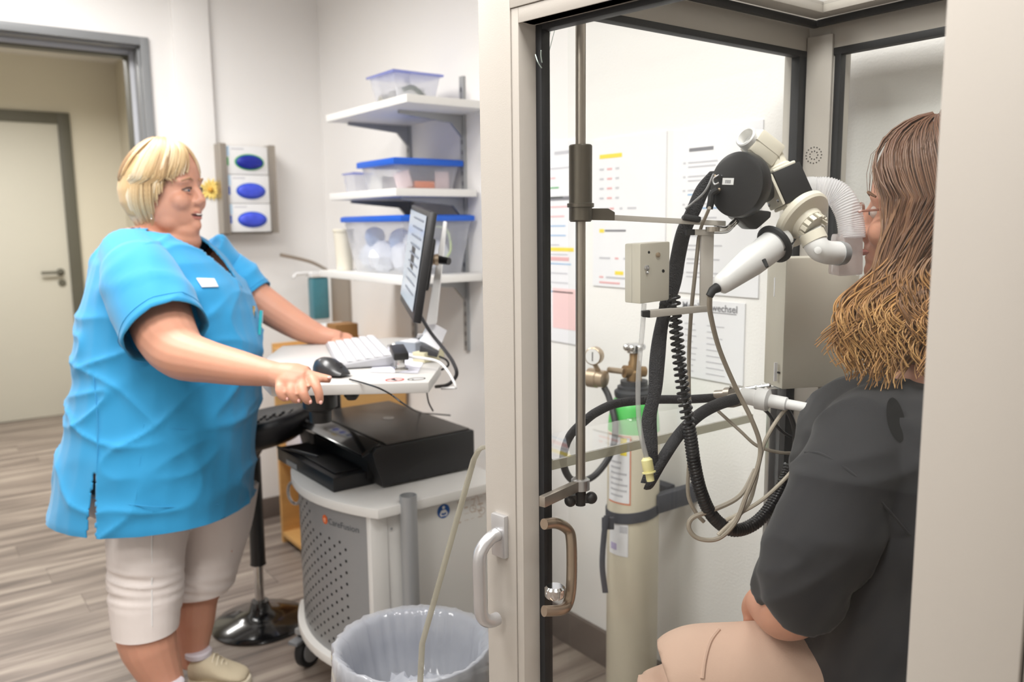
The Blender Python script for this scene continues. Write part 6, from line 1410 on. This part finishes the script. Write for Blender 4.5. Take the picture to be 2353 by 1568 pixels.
if len(P) > 2: MB().tube(cr(P, 5), .002, 6).build('shoulder_seam', M_swt, sw)
# trousers
Q = MB()
tubepx(Q, [(2070, 1565, 1.36), (1860, 1562, 1.38), (1690, 1560, 1.40), (1600, 1562, 1.41), (1548, 1578, 1.415)], [.112, .098, .092, .090, .080], 26, 5); tubepx(Q, [(1570, 1570, 1.415), (1565, 1700, 1.42), (1562, 1840, 1.43)], [.080, .076, .068], 22, 4)
tubepx(Q, [(2080, 1550, 1.50), (1880, 1550, 1.53), (1720, 1552, 1.545)], [.105, .092, .078], 22, 5); tubepx(Q, [(1712, 1556, 1.545), (1700, 1700, 1.55), (1697, 1780, 1.56)], [.075, .07, .06], 20, 4)
qme = remesh(Q, .0075, 4); M_beip = mat('blush_beige_trousers', (196, 166, 148), .8, var=.03, bump=.1, bs=400); tr_ = link('trousers', qme, M_beip, pat, 3.0); bvq = bvh_of(qme)
P = [hit(bvq, *q)[0] for q in ((1652, 1448), (1632, 1475), (1620, 1515), (1614, 1560))]; P = [p for p in P if p]
if len(P) > 2: MB().tube(cr(P, 5), .004, 8).build('knee_seam', M_beip, tr_)
# stool under the patient
stz = at(2090, 1690, d=1.38); sx2, sy2 = stz.x, stz.y
cs = thing('cabin_stool', 'round dark stool under the seated patient in the cabin', 'stool', (sx2, sy2, .06))
MB().lathe(V(sx2, sy2, 0), UP, [(.15, stz.z-.05), (.165, stz.z-.04), (.165, stz.z-.005), (.15, stz.z)], 32).build('seat', M_black, cs); MB().lathe(V(sx2, sy2, 0), UP, [(.13, .061), (.13, .075), (.03, .09), (.025, stz.z-.05)], 24).build('pedestal', M_steel, cs)
# long hair
random.seed(5)
def psurf(th_, ph, off):
    f = math.sin(th_)*math.cos(ph); s_ = math.sin(th_)*math.sin(ph)
    return PC+pf_*(.092*f-.006)*(1+off/.1)-ps*(.073*s_)*(1+off/.08)+UP*(.116*math.cos(th_))*(1+off/.13)
HB = MB(); rings = []
for th_ in (.05, .2, .35, .5, .65, .8, .95, 1.1, 1.25, 1.4, 1.55):
    rings.append([psurf(th_*(1.0 if math.cos(6.2832*i/30) < .80 else .74), 6.2832*i/30, .020) for i in range(30)])
HB.loft(rings)
HB.loft([hr(*r) for r in ((440, 2072, 2240, 1.40, .06), (520, 2062, 2250, 1.40, .06), (600, 2050, 2250, 1.39, .06), (680, 2030, 2240, 1.375, .06), (760, 2000, 2230, 1.365, .06), (800, 2000, 2220, 1.36, .06), (830, 2030, 2200, 1.36, .05))])
hm2 = remesh(HB, .008, 4); at_ = hm2.color_attributes.new('strand', 'FLOAT_COLOR', 'POINT')
zr_, zt_2 = PC.z+.1, at(2050, 860, d=1.33).z
at_.data.foreach_set('color', [c for v_ in hm2.vertices for c in ([max(0, min(1, (zr_-v_.co.z)/(zr_-zt_2)*.75))]*3+[1])])
M_brown = hair_mat('brown_to_blond_hair', [(0, (92, 56, 36)), (.3, (104, 72, 50)), (.6, (126, 90, 60)), (.85, (176, 128, 74)), (1, (206, 160, 100))])
ph_ = link('hair', hm2, M_brown, pat, 3.0)
data = []
for k in range(1300):
    clump = k % 80; rc2 = random.Random(clump)
    ph = rc2.uniform(.98, 3.5)+random.gauss(0, .06)                # round the camera side to the back
    fly = random.random() < .10
    phase = rc2.uniform(0, 6.28)+random.gauss(0, .30); wl = rc2.uniform(1.6, 2.6); amp = rc2.uniform(.010, .020)
    fx = max(0, (ph-.98)/2.5)                                      # 0 front lock .. 1 back
    mx_ = 2022+fx*215+rc2.gauss(0, 8)+random.gauss(0, 6); my_ = 600+rc2.uniform(-30, 30)
    ex_ = 1900+fx*300+rc2.gauss(0, 22)+random.gauss(0, 10); ey_ = 838+rc2.uniform(-95, 45)+random.gauss(0, 12)-50*max(0, .25-fx)
    if fx < .12: ex_ += 25
    E = at(ex_, ey_, d=1.262+.02*random.random()); Mp = at(mx_, my_, d=1.30+.02*random.random()); off = .016+.012*random.random()+(.018*random.random() if fly else 0)
    n1 = 8; pts = []; base = random.uniform(-.12, .12)
    fr_ = max(0, 1-fx/.28)*rc2.uniform(.5, 1.0)       # front locks start over the forehead
    up_ = [psurf(.10+i/n1*1.40, ph*(.75+.25*i/n1)-fr_*.85*(1-(i/n1)**2.2), off*(.9+.1*i/n1)) for i in range(n1)]
    A1 = psurf(1.5, ph, off+.003)
    lo_ = cr([A1, Mp, Mp.lerp(E, .5)+RV*(-.012*(1-fx)), E], 11); n2 = len(lo_); pts = list(up_); tone = [max(0, .05+.25*i/n1+base) for i in range(n1)]; rad = [.0017]*n1
    for i, p in enumerate(lo_):
        t = i/(n2-1); g_ = max(0, min(1, (t-.12)*1.7))
        g_ *= .6+1.1*max(0, t-.35); w_ = amp*g_*math.sin(phase+t*wl*6.2832); w3 = amp*.7*g_*math.cos(phase*1.3+t*wl*6.2832)
        pts.append(p+RV*w_-FH*w3*.6); tone.append(max(0, min(1, .30+.66*t+base+.14*math.sin(phase+t*5)))); rad.append((.0019 if not fly else .0007)*(1-.6*t*t))
    data.append((pts, rad, tone))
for k in range(40):     # flyaway wisps at the crown
    ph = random.uniform(.3, 3.4); pts = [psurf(.1+.22*i, ph+random.uniform(-.02, .02), .016+.022*math.sin(i*.5)*random.uniform(.6, 1.2)) for i in range(7)]; data.append((pts, [.0004]*7, [.35]*7))
strands('hair_strands', data, M_brown, ph_)
